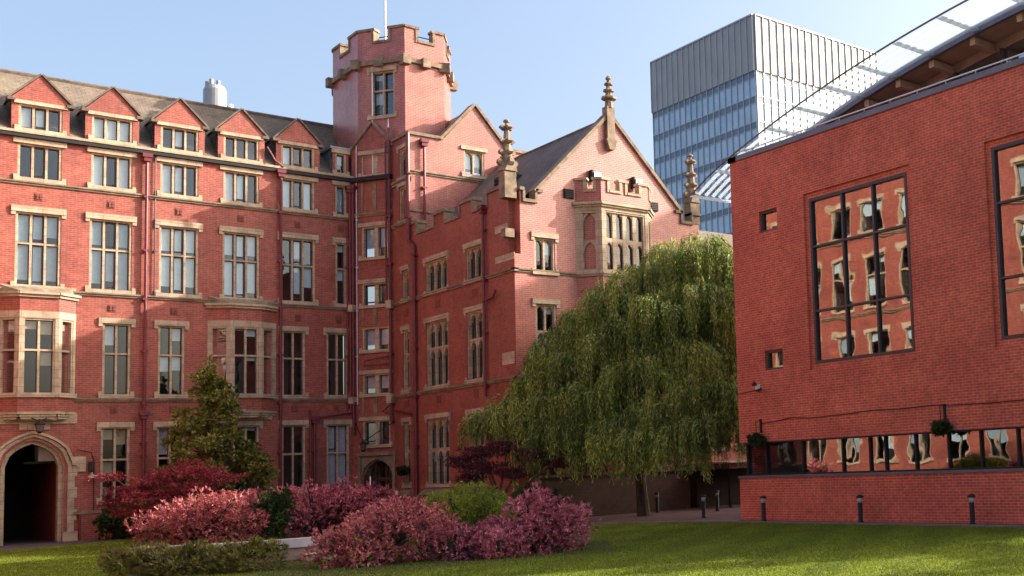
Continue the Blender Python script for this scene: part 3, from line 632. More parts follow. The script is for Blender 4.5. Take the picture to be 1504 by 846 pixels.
# oriel bay of the gable
OB = [(22.36, YG), (23.04, 36.15), (25.14, 36.15), (25.82, YG)]
bw2, s2 = MB(), MB(); ofr = []
for (a, c) in zip(OB, OB[1:]):
    fr = F(a, (c[0] - a[0], c[1] - a[1])); L = math.dist(a, c); ofr.append((fr, L))
for k, (fr, L) in enumerate(ofr):
    hs = [hole(.14, L - .14, 9.3, 11.58), hole(.14, L - .14, 5.35, 7.9)]
    s2.wall(fr, 0, L, 9.02, 11.72, hs, .3); bw2.wall(fr, 0, L, 0, 9.0, hs, .3)
    gaps = [(.42, L - .3)] if k != 1 else [(.36, .82), (1.16, 1.72)]
    battlement(bw2, s2, fr, 0, L, 11.86, 12.40, 12.86, gaps, th=.22, cop=.10)
    s2.box(fr, -.04, L + .04, 11.72, 11.80, -.2, .07); s2.box(fr, -.08, L + .08, 11.80, 11.90, -.2, .13); string(s2, fr, -.03, L + .03, 9.16)
ob = bw2.build("oriel_bay", [BRICKG], gw); s2.build("oriel_stonework", [STONE], ob)
b = MB(); b.poly([(x, y, 11.95) for x, y in OB]); b.build("oriel_roof", [LEAD], ob)
for k, (fr, L) in enumerate(ofr):
    if k == 1: window(gw, fr, .14, L - .14, 9.3, 11.58, 4, [10.45], lint=0, sill=False, arch=True, mul=.16); window(gw, fr, .14, L - .14, 5.35, 7.9, 4, [6.88], lint=0, sill=False, arch=True, mul=.16)
    else: window(gw, fr, .14, L - .14, 9.3, 11.58, 1, [10.4], lint=0, sill=False, arch=True, fill=BRICKG, jam=.12); window(gw, fr, .14, L - .14, 5.35, 7.9, 1, [6.88], lint=0, sill=False, arch=True, fill=BRICKG)
# roofs
b = MB(); za, zt_ = 11.85, 15.52; Y0, Y1 = YG + .38, YB + .0
b.poly([(20.35, Y0, za), (23.95, Y0, zt_), (23.95, Y1, zt_), (20.35, Y1, za)]); b.poly([(27.6, Y0, za), (23.95, Y0, zt_), (23.95, 47, zt_), (27.6, 47, za)])
b.poly([(XS, Y0, 11.75), (20.4, Y0, 11.9), (20.4, Y1, 11.9), (XS, Y1, 11.75)], 1); b.poly([(28.2, Y0, 11.75), (27.5, Y0, 11.9), (27.5, Y1, 11.9), (28.2, Y1, 11.75)], 1)
wr = b.build("roof", [SLATE, LEAD], gw)
b = MB(); b.tube([(23.95, Y0, zt_), (23.95, Y1, zt_)], .07, n=6); b.build("ridge", [STONED], wr)
fv = F((21.6, 0), (0, 1), (-1, 0)); b = MB(); b.box(fv, 40.6, 41.8, 12.6, 13.75, -1.2, 0)
for q in range(8): b.box(fv, 40.65, 41.75, 12.68 + q * .13, 12.74 + q * .13, 0, .05)
b.build("roof_vent", [IRONB], wr)
# block behind with its own gable
b = MB(); HB = [hole(22.25, 23.2, 14.9, 16.0)]
b.wall(FB, XS, 27, 10.5, 16.25, HB, .3); b.prism(FB, [(21.28, 16.25), (24.28, 16.25), (22.78, 18.02)], -.35, -.001)
bl_ = b.build("upper_block", [BRICKG], gw)
window(gw, FB, 22.25, 23.2, 14.9, 16.0, 2, lint=.16, arch=True, ears=False, blind=((.6, .9), 1.0))
b = MB(); b.box(FB, XS - .05, 21.3, 16.25, 16.38, -.35, .09); b.box(FB, 24.26, 27, 16.25, 16.38, -.35, .09); coping_line(b, FB, [(21.2, 16.22), (22.78, 18.05)], .12, -.42, .10); coping_line(b, FB, [(22.78, 18.05), (24.36, 16.22)], .12, -.42, .10)
b.box(FS, YB, CB[1], 16.25, 16.38, -.3, .09); b.build("block_coping", [STONEW], bl_)
b = MB(); string(b, FB, XS - .05, 27, 14.72, .14, .1); string(b, FS, YB, CB[1], 14.42, .2, .1); string(b, FS, YB, CB[1], 12.55, .14, .1); b.box(FB, XS, 20.9, 12.93, 13.02, -.1, .06); b.build("block_string", [STONEW], bl_)
b = MB(); b.poly([(21.2, YB + .3, 16.2), (22.78, YB + .3, 18.0), (22.78, 50, 18.0), (21.2, 50, 16.2)]); b.poly([(24.36, YB + .3, 16.2), (22.78, YB + .3, 18.0), (22.78, 50, 18.0), (24.36, 50, 16.2)]); b.poly([(XS, YB + .3, 16.2), (27, YB + .3, 16.2), (27, 50, 16.2), (XS, 50, 16.2)]); b.build("block_roof", [SLATE], bl_)
pipe(gw, FB, 20.42, 16.0, 11.9, .055, True, cl=(14.0,)); pipe(gw, FS, 45.62, 16.25, 11.55, .085, False, cl=(14.5, 12.6)); pipe(gw, FS, 45.12, 11.2, .4, .075, False); pipe(gw, FS, 39.05, 11.75, 4.6, .06, True)
b = MB(); b.tube([FS.p(45.62, 11.6, .12), FS.p(45.3, 11.4, .12), FS.p(45.12, 11.3, .12), FS.p(45.12, 11.1, .12)], .075); b.build("branch_pipe", [PIPE], gw); b = MB(); b.tube([FS.p(39.0, 8.2, .14), FS.p(38.3, 8.25, .14), FS.p(38.1, 8.5, .14)], .045); b.build("branch_pipe", [PIPE], gw); b = MB(); b.tube([FS.p(45.12, 4.3, .12), FS.p(47.1, 4.55, .12)], .04); b.build("branch_pipe", [PIPE], gw); b = MB(); b.tube([FS.p(45.12, .5, .12), FS.p(45.2, .25, .3), FS.p(45.2, 0, .3)], .075); b.build("branch_pipe", [PIPE], gw)
# finial and pinnacles
b = MB(); fx, fy = 23.95, YG - .03
b.box(FG, 23.78, 24.12, 14.5, 15.95, -.2, .16); b.prism(FG, [(23.7, 14.62), (24.2, 14.62), (24.06, 14.2), (23.84, 14.2)], -.1, .2)
b.lathe((fx, fy, 15.9), [(.17, 0), (.15, .3), (.30, .36), (.30, .44), (.14, .52), (.12, .62), (.22, .68), (.22, .74), (.10, .8), (.09, .9), (.18, .95), (.17, 1.0), (.07, 1.06), (.07, 1.14), (.12, 1.2), (.09, 1.27), (.02, 1.34)], n=8); b.build("finial", [STONEW], gw)
def pinnacle(x, y, zb, zs, zt):
    fr = F((x, y), (1, 0), (0, -1)); b = MB(); b.box(fr, -.23, .23, zb, zs, -.23, .23)
    for f2 in (fr, F((x, y), (0, 1), (-1, 0)), F((x, y), (0, 1), (1, 0))): b.prism(f2, [(-.23, zs - .2), (.23, zs - .2), (.0, zs + .35)], .1, .28)
    b.lathe((x, y, zs), [(.23, 0), (.085, zt - zs - .25), (.05, zt - zs - .1), (.12, zt - zs - .08), (.12, zt - zs - .02), (.05, zt - zs + .03)], n=8)
    H = zt - zs
    for q, (zf, ar, hh) in enumerate(((.02, .40, .20), (.26, .33, .15), (.50, .29, .14), (.80, .27, .13))):
        z = zs + zf * H
        for f2 in (F((x, y), (1, 0), (0, -1)), F((x, y), (0, 1), (-1, 0))):
            for s_ in (-1, 1):
                p_ = [(s_ * .05, z), (s_ * (ar - .08), z - .02), (s_ * ar, z + hh * .4), (s_ * (ar - .05), z + hh), (s_ * .05, z + hh * .9)]
                b.prism(f2, p_ if s_ > 0 else p_[::-1], -.085, .085)
    return b.build("pinnacle", [STONEW], gw)
pinnacle(19.70, 37.12, 11.75, 12.95, 14.7); pinnacle(28.05, 37.12, 11.7, 12.85, 14.75)
b = MB(); b.box(FS, 36.95, 37.3, 10.3, 10.62, -.05, .3); b.build("corbel_block", [STONEW], gw)
for (u, z) in ((22.07, 12.2), (25.95, 12.2)):
    b = MB(); b.box(FG, u - .2, u + .2, z - .18, z + .18, -.02, .06)
    for q in range(5): b.box(FG, u - .18, u + .18, z - .15 + q * .07, z - .11 + q * .07, .06, .1)
    b.build("vent_grille", [IRONB], gw)
for u in (23.1, 25.0):
    b = MB(); b.box(FG, u - .05, u + .25, 12.85, 13.15, .12, .3); b.box(FG, u - .12, u - .051, 12.8, 13.25, .0, .24, 1); b.tube([FG.p(u, 12.9, 0), FG.p(u, 12.9, .2)], .03, 1); b.build("floodlight", [STEELG, IRONB], gw)

# ------------------------------------------------------------------ rear block between the wing and the modern hall
rb = thing("rear_block", "pale brick block with a small white gable behind the willow", "building", (36, 40, 0))
FK = F((0, 40.0), (1, 0), (0, -1)); b = MB(); hk = [hole(c - .45, c + .45, z0, z1) for c in (29.6, 31.2, 32.8, 34.4) for z0, z1 in ((2.4, 5.0), (6.4, 9.0))]
b.wall(FK, 28.21, 46, 0, 11.3, hk, .3); b.prism(FK, [(30.9, 11.3), (32.7, 11.3), (31.8, 12.05)], -.3, 0); b.build("wall", [BRICKG], rb)
b = MB(); b.extr([(28.0, 39.9, 11.35), (46, 39.9, 11.35), (46, 45, 13.6), (28.0, 45, 13.6)], [(28.0, 39.9, 11.2), (46, 39.9, 11.2), (46, 45, 13.4), (28.0, 45, 13.4)]); b.build("roof", [TILE], rb)
b = MB(); coping_line(b, FK, [(30.8, 11.28), (31.8, 12.1)], .1, -.5, .12); coping_line(b, FK, [(31.8, 12.1), (32.8, 11.28)], .1, -.5, .12); b.build("gable_coping", [STONEW], rb)
b = MB(); b.box(FK, 28.3, 46, 0, 11.2, -1.2, -1.1); b.build("interior", [ROOM], rb)
for h in hk: window(rb, FK, *h, 2, [h[2] + 1.5], lint=.2)

# low garden wall and entrance canopy below the willow
t = MB(); FD = F((0, 35.9), (1, 0), (0, -1)); t.box(FD, 20.3, 26.6, 0, 1.5, -.25, 0)
gdw = t.build("garden_wall", [BRICKD]); tag(gdw, "low dark brick wall running under the weeping willow", "wall")
t = MB(); t.box(FD, 20.25, 26.6, 1.502, 1.6, -.3, .05); t.build("coping", [STONED], gdw)
ec = thing("entrance_porch", "dark flat-roofed entrance porch between the willow and the modern hall", "porch", (28, 34.5, 0))
t = MB(); FP = F((0, 33.6), (1, 0), (0, -1)); t.box(FP, 26.75, 30.5, 1.5, 1.72, -3.2, .0); t.build("canopy", [plain("pinkish_fascia", (.16, .075, .07), .6)], ec)
t = MB(); t.box(FP, 26.6, 31.0, 1.722, 1.78, -3.3, .08); t.build("roof_edge", [STEELG], ec)
t = MB(); t.box(FP, 27.0, 30.4, 0, 1.48, -3.0, -2.4); t.build("recess", [ROOM], ec)
for x in (27.0, 30.2):
    t = MB(); t.box(FP, x, x + .1, 0, 1.499, -.4, -.3); t.build("post", [IRONB], ec)

# ------------------------------------------------------------------ modern brick hall on the right
mh = thing("modern_hall", "modern red brick hall with big gridded windows and a curved louvred roof", "building", (XR, 15, 0))
YE = 26.86; YS = 12.3  # unseen near end cut short so sun can reach the lawn
bigs = [(19.5, 23.37, 4.5, 9.35), (12.75, 16.62, 4.5, 9.35)]
smalls = [(24.72, 25.55, 8.7, 9.36), (24.7, 25.52, 4.48, 5.08)]
rec = [(a - .16, b_ + .16, c - .17, d + .17) for a, b_, c, d in bigs]
b = MB()
b.wall(FR, YS, YE, 2.34, 11.16, [hole(*h) for h in rec] + [hole(*h) for h in smalls], .08)
FR2 = F((XR + .08, 0), (0, 1), (-1, 0))
for (a, b_, c, d), q in zip(bigs, rec):
    b.wall(FR2, q[0], q[1], q[2], q[3], [hole(a, b_, c, d)], .3)
for h in smalls: b.wall(F((XR + .079, 0), (0, 1), (-1, 0)), h[0], h[1], h[2], h[3], [hole(h[0] + .001, h[1] - .001, h[2] + .001, h[3] - .001)], .2)
b.wall(F((XR - .05, 0), (0, 1), (-1, 0)), YS, YE, 0, 1.27); b.poly([(XR - .05, YE, 0), (XR + 1, YE, 0), (XR + 1, YE, 1.27), (XR - .05, YE, 1.27)])
FRN = F((0, YE), (-1, 0), (0, 1)); b.wall(FRN, -46, -XR, 2.34, 11.16); b.wall(FRN, -46, -XR - .3, 0, 2.34)
b.poly([(XR, YS, 11.1), (46, YS, 11.1), (46, YE, 11.1), (XR, YE, 11.1)])
b.wall(F((XR, YS), (1, 0), (0, -1)), 0, 24, 0, 11.16); b.wall(F((46, 0), (0, 1), (1, 0)), YS, YE, 0, 11.16)
hw = b.build("wall", [BRICKH], mh)
b = MB(); b.box(FR, YS, YE + .05, 11.161, 11.32, -.35, .05); b.box(FRN, -46, -XR + .05, 11.161, 11.32, -.35, .05); b.build("parapet_coping", [COPEH], mh)
b = MB(); b.tube([(XR + .12, YS, 11.47), (XR + .12, YE, 11.47)], .02, n=6)
for k in range(0, 14): b.tube([(XR + .12, 13 + k, 11.3), (XR + .12, 13 + k, 11.47)], .012, n=5)
b.build("parapet_rail", [WHITEM], mh)
b = MB(); b.box(FR, YS, YE + .03, 1.271, 1.335, -.3, .09); b.build("window_ledge", [COPEH], mh)
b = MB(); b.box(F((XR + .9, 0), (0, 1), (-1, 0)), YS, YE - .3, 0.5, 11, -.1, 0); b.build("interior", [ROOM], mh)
for (a, b_, c, d) in bigs:
    fr = FR2; m = MB(); t = .09
    m.box(fr, a, a + t, c, d, -.14, .015); m.box(fr, b_ - t, b_, c, d, -.14, .015); m.box(fr, a + t, b_ - t, c, c + t, -.14, .014); m.box(fr, a + t, b_ - t, d - t, d, -.14, .014)
    us = [a + t, a + 1.31, a + 2.53, b_ - t]; zs = [c + t, c + 1.53, c + 3.42, d - t]
    for u in us[1:3]: m.box(fr, u - .035, u + .035, c + t, d - t, -.12, .0)
    for z in zs[1:3]: m.box(fr, a + t, b_ - t, z - .03, z + .03, -.121, .006)
    wn = m.build("window", [FRAMEH], mh)
    g = MB(); g.poly([fr.p(a, c, -.07), fr.p(b_, c, -.07), fr.p(b_, d, -.07), fr.p(a, d, -.07)]); g.build("pane", [GLASSH], wn)
for (a, b_, c, d) in smalls:
    fr = FR; m = MB(); t = .07
    m.box(fr, a, a + t, c, d, -.22, -.06); m.box(fr, b_ - t, b_, c, d, -.22, -.06); m.box(fr, a + t, b_ - t, c, c + t, -.22, -.06); m.box(fr, a + t, b_ - t, d - t, d, -.22, -.06)
    wn = m.build("window", [plain("brown_frame", (.09, .05, .045), .5)], mh)
    g = MB(); g.poly([fr.p(a, c, -.15), fr.p(b_, c, -.15), fr.p(b_, d, -.15), fr.p(a, d, -.15)]); g.build("pane", [GLASSH], wn)
m = MB(); g = MB(); yy = [26.62, 25.74, 24.09, 22.43, 21.36, 20.77, 19.67, 18.53, 17.47, 16.32, 15.2, 13.8, YS]
m.box(FR, YS, 26.66, 2.30, 2.345, -.3, .02); m.box(FR, YS, 26.66, 1.336, 1.38, -.3, -.05)
for y in yy: m.box(FR, y - .03, y + .03, 1.38, 2.30, -.25, -.08)
sw = m.build("strip_window", [IRONB], mh)
for i, (a, c) in enumerate(zip(yy[1:], yy)):
    g = MB(); g.poly([FR.p(a, 1.36, -.14), FR.p(c, 1.36, -.14), FR.p(c, 2.32, -.14), FR.p(a, 2.32, -.14)]); g.build("pane", [GLASSS if i > 1 else GLASS], sw)
# vaulted roof, clerestory and louvres
def zv(y): return 13.5 - (y - 12) ** 2 / 100 - max(0, abs(y - 12) - 15) ** 2 * .05
ys = [11.5 + 1.0 * k for k in range(16)]
b = MB()
for a, c in zip(ys, ys[1:]):
    b.hexa([(23.42, a, zv(a) + .12), (23.42, c, zv(c) + .12), (46, c, zv(c) + .12), (46, a, zv(a) + .12)], [(23.42, a, zv(a) - .02), (23.42, c, zv(c) - .02), (46, c, zv(c) - .02), (46, a, zv(a) - .02)])
vr = b.build("vault_roof", [SOFFIT], mh)
b = MB()
for a, c in zip(ys, ys[1:]):
    b.hexa([(23.3, a, zv(a) + .16), (23.3, c, zv(c) + .16), (23.42, c, zv(c) + .16), (23.42, a, zv(a) + .16)], [(23.3, a, zv(a) - .08), (23.3, c, zv(c) - .08), (23.42, c, zv(c) - .08), (23.42, a, zv(a) - .08)])
b.build("roof_edge", [COPEH], vr)
for y in (12.4, 14.6, 16.6, 18.2, 19.7, 21.0, 22.3, 23.6):
    b = MB(); z = zv(y) - .04; b.box(F((0, y), (1, 0), (0, -1)), 23.44, 24.39, z - .24, z - .03, -.09, .09); b.build("roof_beam", [WOODP], vr)
b = MB(); g = MB(); fc = F((24.4, 0), (0, 1), (-1, 0))
for a, c in zip(ys, ys[1:]):
    za_, zc_ = zv(a) - .02, zv(c) - .02
    if zc_ > 12.0:
        g.poly([(24.44, a, 11.1), (24.44, c, 11.1), (24.44, c, zc_ - .25), (24.44, a, za_ - .25)]); b.poly([(24.4, a, za_ - .25), (24.4, c, zc_ - .25), (24.4, c, zc_), (24.4, a, za_)])
    else: b.poly([(24.4, a, 11.1), (24.4, c, 11.1), (24.4, c, max(11.1, zc_)), (24.4, a, max(11.1, za_))])
g.build("clerestory", [GLASSB], vr); b.build("clerestory_wall", [SOFFIT], vr)
for y in (13, 15, 16.2, 17.9, 19.6):
    b = MB(); b.box(fc, y - .05, y + .05, 11.1, zv(y) - .28, -.02, .08); b.build("clerestory_post", [FRAMEH], vr)
b = MB(); yl = [11.5 + .75 * k for k in range(24)]
b.tube([(21.78, y, zv(y) + .03) for y in yl], .028, n=6); lv = b.build("louvre_rail", [COPEH], mh)
for k in range(5):
    b = MB(); x = 21.98 + k * .285
    for a, c in zip(yl, yl[1:]): b.hexa([(x, a, zv(a) + .06), (x, c, zv(c) + .06), (x + .10, c, zv(c) + .02), (x + .10, a, zv(a) + .02)], [(x, a, zv(a) + .045), (x, c, zv(c) + .045), (x + .10, c, zv(c) + .005), (x + .10, a, zv(a) + .005)])
    b.build("louvre_blade", [FROST], lv)
for y in [12.2, 14.2, 16.2, 17.95, 19.55, 21.0, 22.3, 23.6, 24.9, 26.2, 27.5, 28.8]:
    b = MB(); z = zv(y); b.extr([(21.8, y - .11, z), (23.4, y - .11, z + .02), (23.4, y - .11, z - .03), (21.8, y - .11, z - .03)], [(21.8, y + .11, z), (23.4, y + .11, z + .02), (23.4, y + .11, z - .03), (21.8, y + .11, z - .03)]); b.build("louvre_bracket", [FIN], lv)

# ------------------------------------------------------------------ glass tower far behind
gt = thing("glass_tower", "tall square glass office tower with a ribbed grey crown", "tower block", (136, 156, 0))
TX, TY, TS, TH = 121.3, 141.3, 30.3, 78.0
faces = [F((TX, TY + TS), (0, -1), (-1, 0)), F((TX, TY), (1, 0), (0, -1)), F((TX + TS, TY), (0, 1), (1, 0)), F((TX + TS, TY + TS), (-1, 0), (0, 1))]
core, gl, sp, cl, rib, hb = MB(), MB(), MB(), MB(), MB(), MB()
core.extr([(TX + 1, TY + 1, 0), (TX + TS - 1, TY + 1, 0), (TX + TS - 1, TY + TS - 1, 0), (TX + 1, TY + TS - 1, 0)], [(TX + 1, TY + 1, TH - .3), (TX + TS - 1, TY + 1, TH - .3), (TX + TS - 1, TY + TS - 1, TH - .3), (TX + 1, TY + TS - 1, TH - .3)])
nb = 18; pw_ = TS / nb; lev = [68.05 - 4.48 * k for k in range(16)]
for fi, fr in enumerate(faces):
    gl.wall(fr, 0, TS, 0, 68); cl.box(fr, 0, TS, 68, TH, -.6, .25)
    for z in lev[1:-1] + lev[:1]:
        for k in range(nb): sp.box(fr, k * pw_ + .14, (k + 1) * pw_ - .14, z - 1.12, z - .05, -.1, .06)
        hb.box(fr, 0, TS, z - .06, z + .12, 0, .13); hb.box(fr, 0, TS, z - 1.28, z - 1.16, 0, .1)
    for k in range(nb + 1):
        w2 = .07
        rib.box(fr, max(0, k * pw_ - w2), min(TS, k * pw_ + w2), 0, 68, .0, .2); rib.box(fr, max(-.0, k * pw_ - w2), min(TS, k * pw_ + w2), 68, TH - .25, .25, .45)
    rib.box(fr, 0, TS, TH - .25, TH, .25, .47)
core.build("core", [SKYB], gt); gl.build("curtain_wall", [SKYG], gt)
cwp = sp.build("spandrels", [SKYD], gt); cl.build("crown_cladding", [SKYC], gt); rib.build("vertical_fins", [SKYM], gt); hb.build("floor_bands", [SKYM], gt)

# flue stacks behind the range
fl = thing("flue_stack", "pale steel cluster of boiler flues rising behind the slate roof", "flue", (15.8, 58, 0))
b = MB(); b.lathe((15.75, 58, 0), [(.49, 0), (.49, 20.55), (.40, 20.75)], n=24)
for (dx, dy, h) in ((-.17, -.1, 21.05), (.1, -.16, 21.0), (-.3, .1, 20.95)): b.lathe((15.75 + dx, 58 + dy, 20.6), [(.1, 0), (.1, h - 20.6), (.08, h - 20.58)], n=10)
b.build("flue", [plain("flue_steel", (.33, .34, .36), .45, metal=.1, var=.06)], fl, smooth=False)
b = MB(); b.lathe((16.42, 58, 0), [(.13, 0), (.13, 20.0)], n=12); b.build("side_flue", [STEELG], fl)

# ------------------------------------------------------------------ return range seen in the hall's glass, and an added block for shade
lw_ = thing("return_range", "red brick return range facing the modern hall across the lawn", "building", (2.4, 36, 0))
FW_ = F((2.4, 0), (0, 1), (1, 0)); cols = [24.5 + 2.5 * k for k in range(10)]; lv_ = [(13.4, 15.0, []), (9.5, 12.2, [11.1]), (5.4, 8.1, [6.95]), (1.4, 4.1, [2.9])]
hh = [hole(c - .72, c + .72, z0, z1) for c in cols for z0, z1, t in lv_]
b = MB(); b.wall(FW_, 22.5, YL, 0, 17, hh, .3); b.wall(F((2.4, 22.5), (-1, 0), (0, -1)), 0, 10, 0, 17); b.build("wall", [BRICK], lw_)
b = MB(); b.box(FW_, 22.5, YL, 0, 17, -1.3, -1.2); b.build("interior", [ROOM], lw_)
b = MB(); b.extr([(2.5, 22.3, 17), (2.5, YL, 17), (-3, YL, 21), (-3, 22.3, 21)], [(2.5, 22.3, 16.8), (2.5, YL, 16.8), (-3, YL, 20.7), (-3, 22.3, 20.7)]); b.build("roof", [TILE], lw_)
for z in (9.2, 13.2, 5.2): 
    b = MB(); string(b, FW_, 22.5, YL - .2, z, .14, .12); b.build("string_course", [STONEW], lw_)
for c in cols:
    for z0, z1, t in lv_: window(lw_, FW_, c - .72, c + .72, z0, z1, 2, t, lint=.24, blind=((.3, .8), .5))
eb = thing("shade_block", "plain tall brick block added out of view to shade the gable and willow", "building", (68, 18, 0))  # unseen block, added to throw shade on the lower gable and willow
b = MB(); fe = F((60, 0), (0, 1), (-1, 0)); he = [hole(c - .8, c + .8, z, z + 2) for c in (16.6, 19.4) for z in (2, 6, 10, 14, 18, 22, 26)]
b.wall(fe, 15, 21, 0, 30.2, he, .3); b.wall(F((76, 0), (0, 1), (1, 0)), 15, 21, 0, 30.2); b.wall(F((0, 21), (1, 0), (0, 1)), 60, 76, 0, 30.2); b.wall(F((0, 15), (1, 0), (0, -1)), 60, 76, 0, 30.2); b.poly([(60, 15, 30.2), (76, 15, 30.2), (76, 21, 30.2), (60, 21, 30.2)]); b.build("wall", [BRICK], eb)
b = MB()
for h in he: b.poly([fe.p(h[0], h[2], -.2), fe.p(h[1], h[2], -.2), fe.p(h[1], h[3], -.2), fe.p(h[0], h[3], -.2)])
b.build("window", [GLASSH], eb)

# ------------------------------------------------------------------ street furniture
def make_bollard(label, group):
    t = thing("bollard_light", label, "bollard", (0, 0, 0), group, local=True)
    b = MB(); b.lathe((0, 0, 0), [(.085, 0), (.085, .03), (.065, .035), (.065, .54)], n=16); b.build("post", [IRONB], t, True)
    b = MB(); b.lathe((0, 0, .541), [(.062, 0), (.07, .13)], n=16); b.build("lamp_glass", [plain("frosted_lens", (.42, .40, .38), .3, var=.05)], t, True)
    b = MB(); b.lathe((0, 0, .672), [(.105, 0), (.10, .03), (.06, .07), (.01, .085)], n=16); b.build("cap", [IRONB], t, True)
    return t
bl0 = make_bollard("", "black bollard lights along the paving")
for i, (x, y, l) in enumerate([(21.42, 25.35, "black bollard light at the far corner of the hall wall"), (21.45, 21.35, "middle black bollard light against the hall's brick base wall"), (21.42, 17.45, "black bollard light below the strip window, nearest the lawn's right edge"),
                        (22.3, 29.4, "black bollard light standing free on the paving left of the hall corner"), (25.2, 32.4, "bollard light in the dark porch mouth beside the hall"), (24.4, 35.0, "dim bollard light in front of the dark garden wall")]):
    o = bl0 if i == 0 else copy_tree(bl0)
    o.location = (x, y, .006); o["label"] = l
def lantern(fr, u, z, half, label, proj=.75, rise=.55):
    t = thing("hanging_lantern", label, "lantern", fr.p(u, z, proj), local=False)
    b = MB(); c = fr.p(u, z, proj)
    b.lathe((c[0], c[1], c[2] - .32), [(.03, -.06), (.10, 0), (.14, .25), (.17, .27), (.05, .38), (.02, .46)], n=8); b.build("lamp_body", [IRONB], t)
    b = MB(); b.lathe((c[0], c[1], c[2] - .30), [(.104, .0), (.142, .22)], n=8); b.build("lamp_glass", [plain("smoky_glass", (.10, .09, .08), .2, var=.1)], t)
    for s in (-1, 1):
        b = MB(); b.tube([fr.p(u + s * half, z + rise, .02), fr.p(u, z + .05, proj)], .022, n=6); b.lathe(tuple(np.array(fr.p(u + s * half, z + rise, .03)) - (0, 0, .06)), [(.03, 0), (.07, .04), (.07, .08), (.03, .12)], n=8); b.build("stay_rod", [IRONB], t)
lantern(FL, 7.72, 4.28, .86, "black lantern on two stays above the big gateway arch", .5)
lantern(FC, 1.1, 3.25, .95, "black lantern hung on two rods above the tower doorway", .75, .85)
wl = thing("wall_lamp", "small bell-shaped wall lamp beside the gateway arch", "lamp", FL.p(9.35, 2.35, .1))
b = MB(); c = FL.p(9.35, 2.25, .2); b.lathe(c, [(.15, 0), (.13, .05), (.05, .14), (.03, .2)], n=12); b.build("shade", [plain("tarnished_brass", (.35, .25, .16), .5)], wl)
b = MB(); b.box(FL, 9.27, 9.4, 2.48, 2.85, 0, .07); b.tube([FL.p(9.35, 2.5, .05), FL.p(9.35, 2.48, .2)], .02); b.tube([FL.p(9.45, 1.05, .02), FL.p(9.45, 2.9, .02), FL.p(9.35, 3.2, .03), FL.p(8.9, 3.3, .1)], .015); b.build("bracket", [IRONB], wl)
cc = thing("security_camera", "small security camera on the upper corner of the hall wall", "camera", FR.p(25.85, 4.0, .1))
b = MB(); b.box(FR, 25.8, 25.9, 3.95, 4.1, 0, .1); b.build("bracket", [WHITEM], cc)
b = MB(); c = FR.p(25.85, 4.05, .18); b.lathe((c[0], c[1], c[2]), [(.07, 0), (.08, .05), (.03, .12)], n=10); b.tube([FR.p(25.9, 3.9, .05), FR.p(25.4, 3.92, .3)], .035); b.build("camera_head", [IRONB], cc)
cb = MB(); cb.tube([FR.p(u, z, .03) for u, z in ((25.75, 2.9), (25.1, 2.94), (24.43, 3.0), (23.5, 2.95), (22.8, 2.97), (22, 2.98), (21.16, 3.03), (20, 3.0), (18.9, 3.03), (18.2, 2.99), (17, 2.97), (16, 2.98), (14, 3.02), (10, 3.0))], .012, n=5)
cb.tube([FR.p(26.84, 3.86, .03), FR.p(25.9, 3.93, .03)], .012, n=5)
tag(cb.build("wall_cable", [IRONB]), "thin black cable sagging along the hall's brick wall", "cable")

# ------------------------------------------------------------------ vegetation
def leaf_mesh(name, pos, dirs, length, width, mat, parent, jitter=.35, fold=True):
    """one thin kite-shaped blade per point, along dirs"""
    n = len(pos); d = dirs + rng.normal(0, jitter, (n, 3)); d /= np.linalg.norm(d, axis=1)[:, None] + 1e-9
    r = rng.normal(0, 1, (n, 3)); s = np.cross(d, r); s /= np.linalg.norm(s, axis=1)[:, None] + 1e-9
    L = (length * rng.uniform(.6, 1.3, n))[:, None]; W = (width * rng.uniform(.7, 1.2, n))[:, None]; nn = np.cross(d, s)
    v = np.empty((n, 4, 3)); v[:, 0] = pos; v[:, 1] = pos + d * L * .45 + s * W * .5 + nn * W * .15; v[:, 2] = pos + d * L - nn * L * .08; v[:, 3] = pos + d * L * .45 - s * W * .5 + nn * W * .15
    me = bpy.data.meshes.new(name); me.vertices.add(n * 4); me.vertices.foreach_set("co", v.ravel())
    me.loops.add(n * 4); me.loops.foreach_set("vertex_index", np.arange(n * 4)); me.polygons.add(n)
    me.polygons.foreach_set("loop_start", np.arange(n) * 4); me.polygons.foreach_set("loop_total", np.full(n, 4)); me.update(calc_edges=True); me.validate()
    me.materials.append(mat); o = bpy.data.objects.new(name, me); COL.objects.link(o); setpar(o, parent); return o
def blob_points(lumps, n, shell=.35, up=.35):
    """points near the surface of a union of ellipsoids (cx,cy,cz,rx,ry,rz) with outward directions"""
    wts = np.array([l[3] * l[4] + l[3] * l[5] for l in lumps]); wts = wts / wts.sum(); P, D = [], []
    for l, k in zip(lumps, rng.multinomial(n, wts)):
        u = rng.normal(0, 1, (k, 3)); u /= np.linalg.norm(u, axis=1)[:, None]; rad = 1 - np.abs(rng.normal(0, shell, k)); rad = np.clip(rad, .15, 1.12)
        ph = rng.uniform(0, 6.28, 3); wob = 1 + .14 * np.sin(u @ np.array([5., 3., 4.]) + ph[0]) + .10 * np.sin(u @ np.array([-7., 8., 6.]) + ph[1])
        p = np.array(l[:3]) + u * (rad * wob)[:, None] * np.array(l[3:]); P.append(p); dd = u / np.array(l[3:]); dd /= np.linalg.norm(dd, axis=1)[:, None]; D.append(dd)
    P = np.concatenate(P); D = np.concatenate(D); D[:, 2] += up; D /= np.linalg.norm(D, axis=1)[:, None]; k = P[:, 2] > .02; return P[k], D[k]
def rosettes(P, D, per, spread):
    n = len(P); pos = np.repeat(P, per, 0) + rng.normal(0, .012, (n * per, 3)); d = np.repeat(D, per, 0) + rng.normal(0, spread, (n * per, 3)); d /= np.linalg.norm(d, axis=1)[:, None]; return pos, d
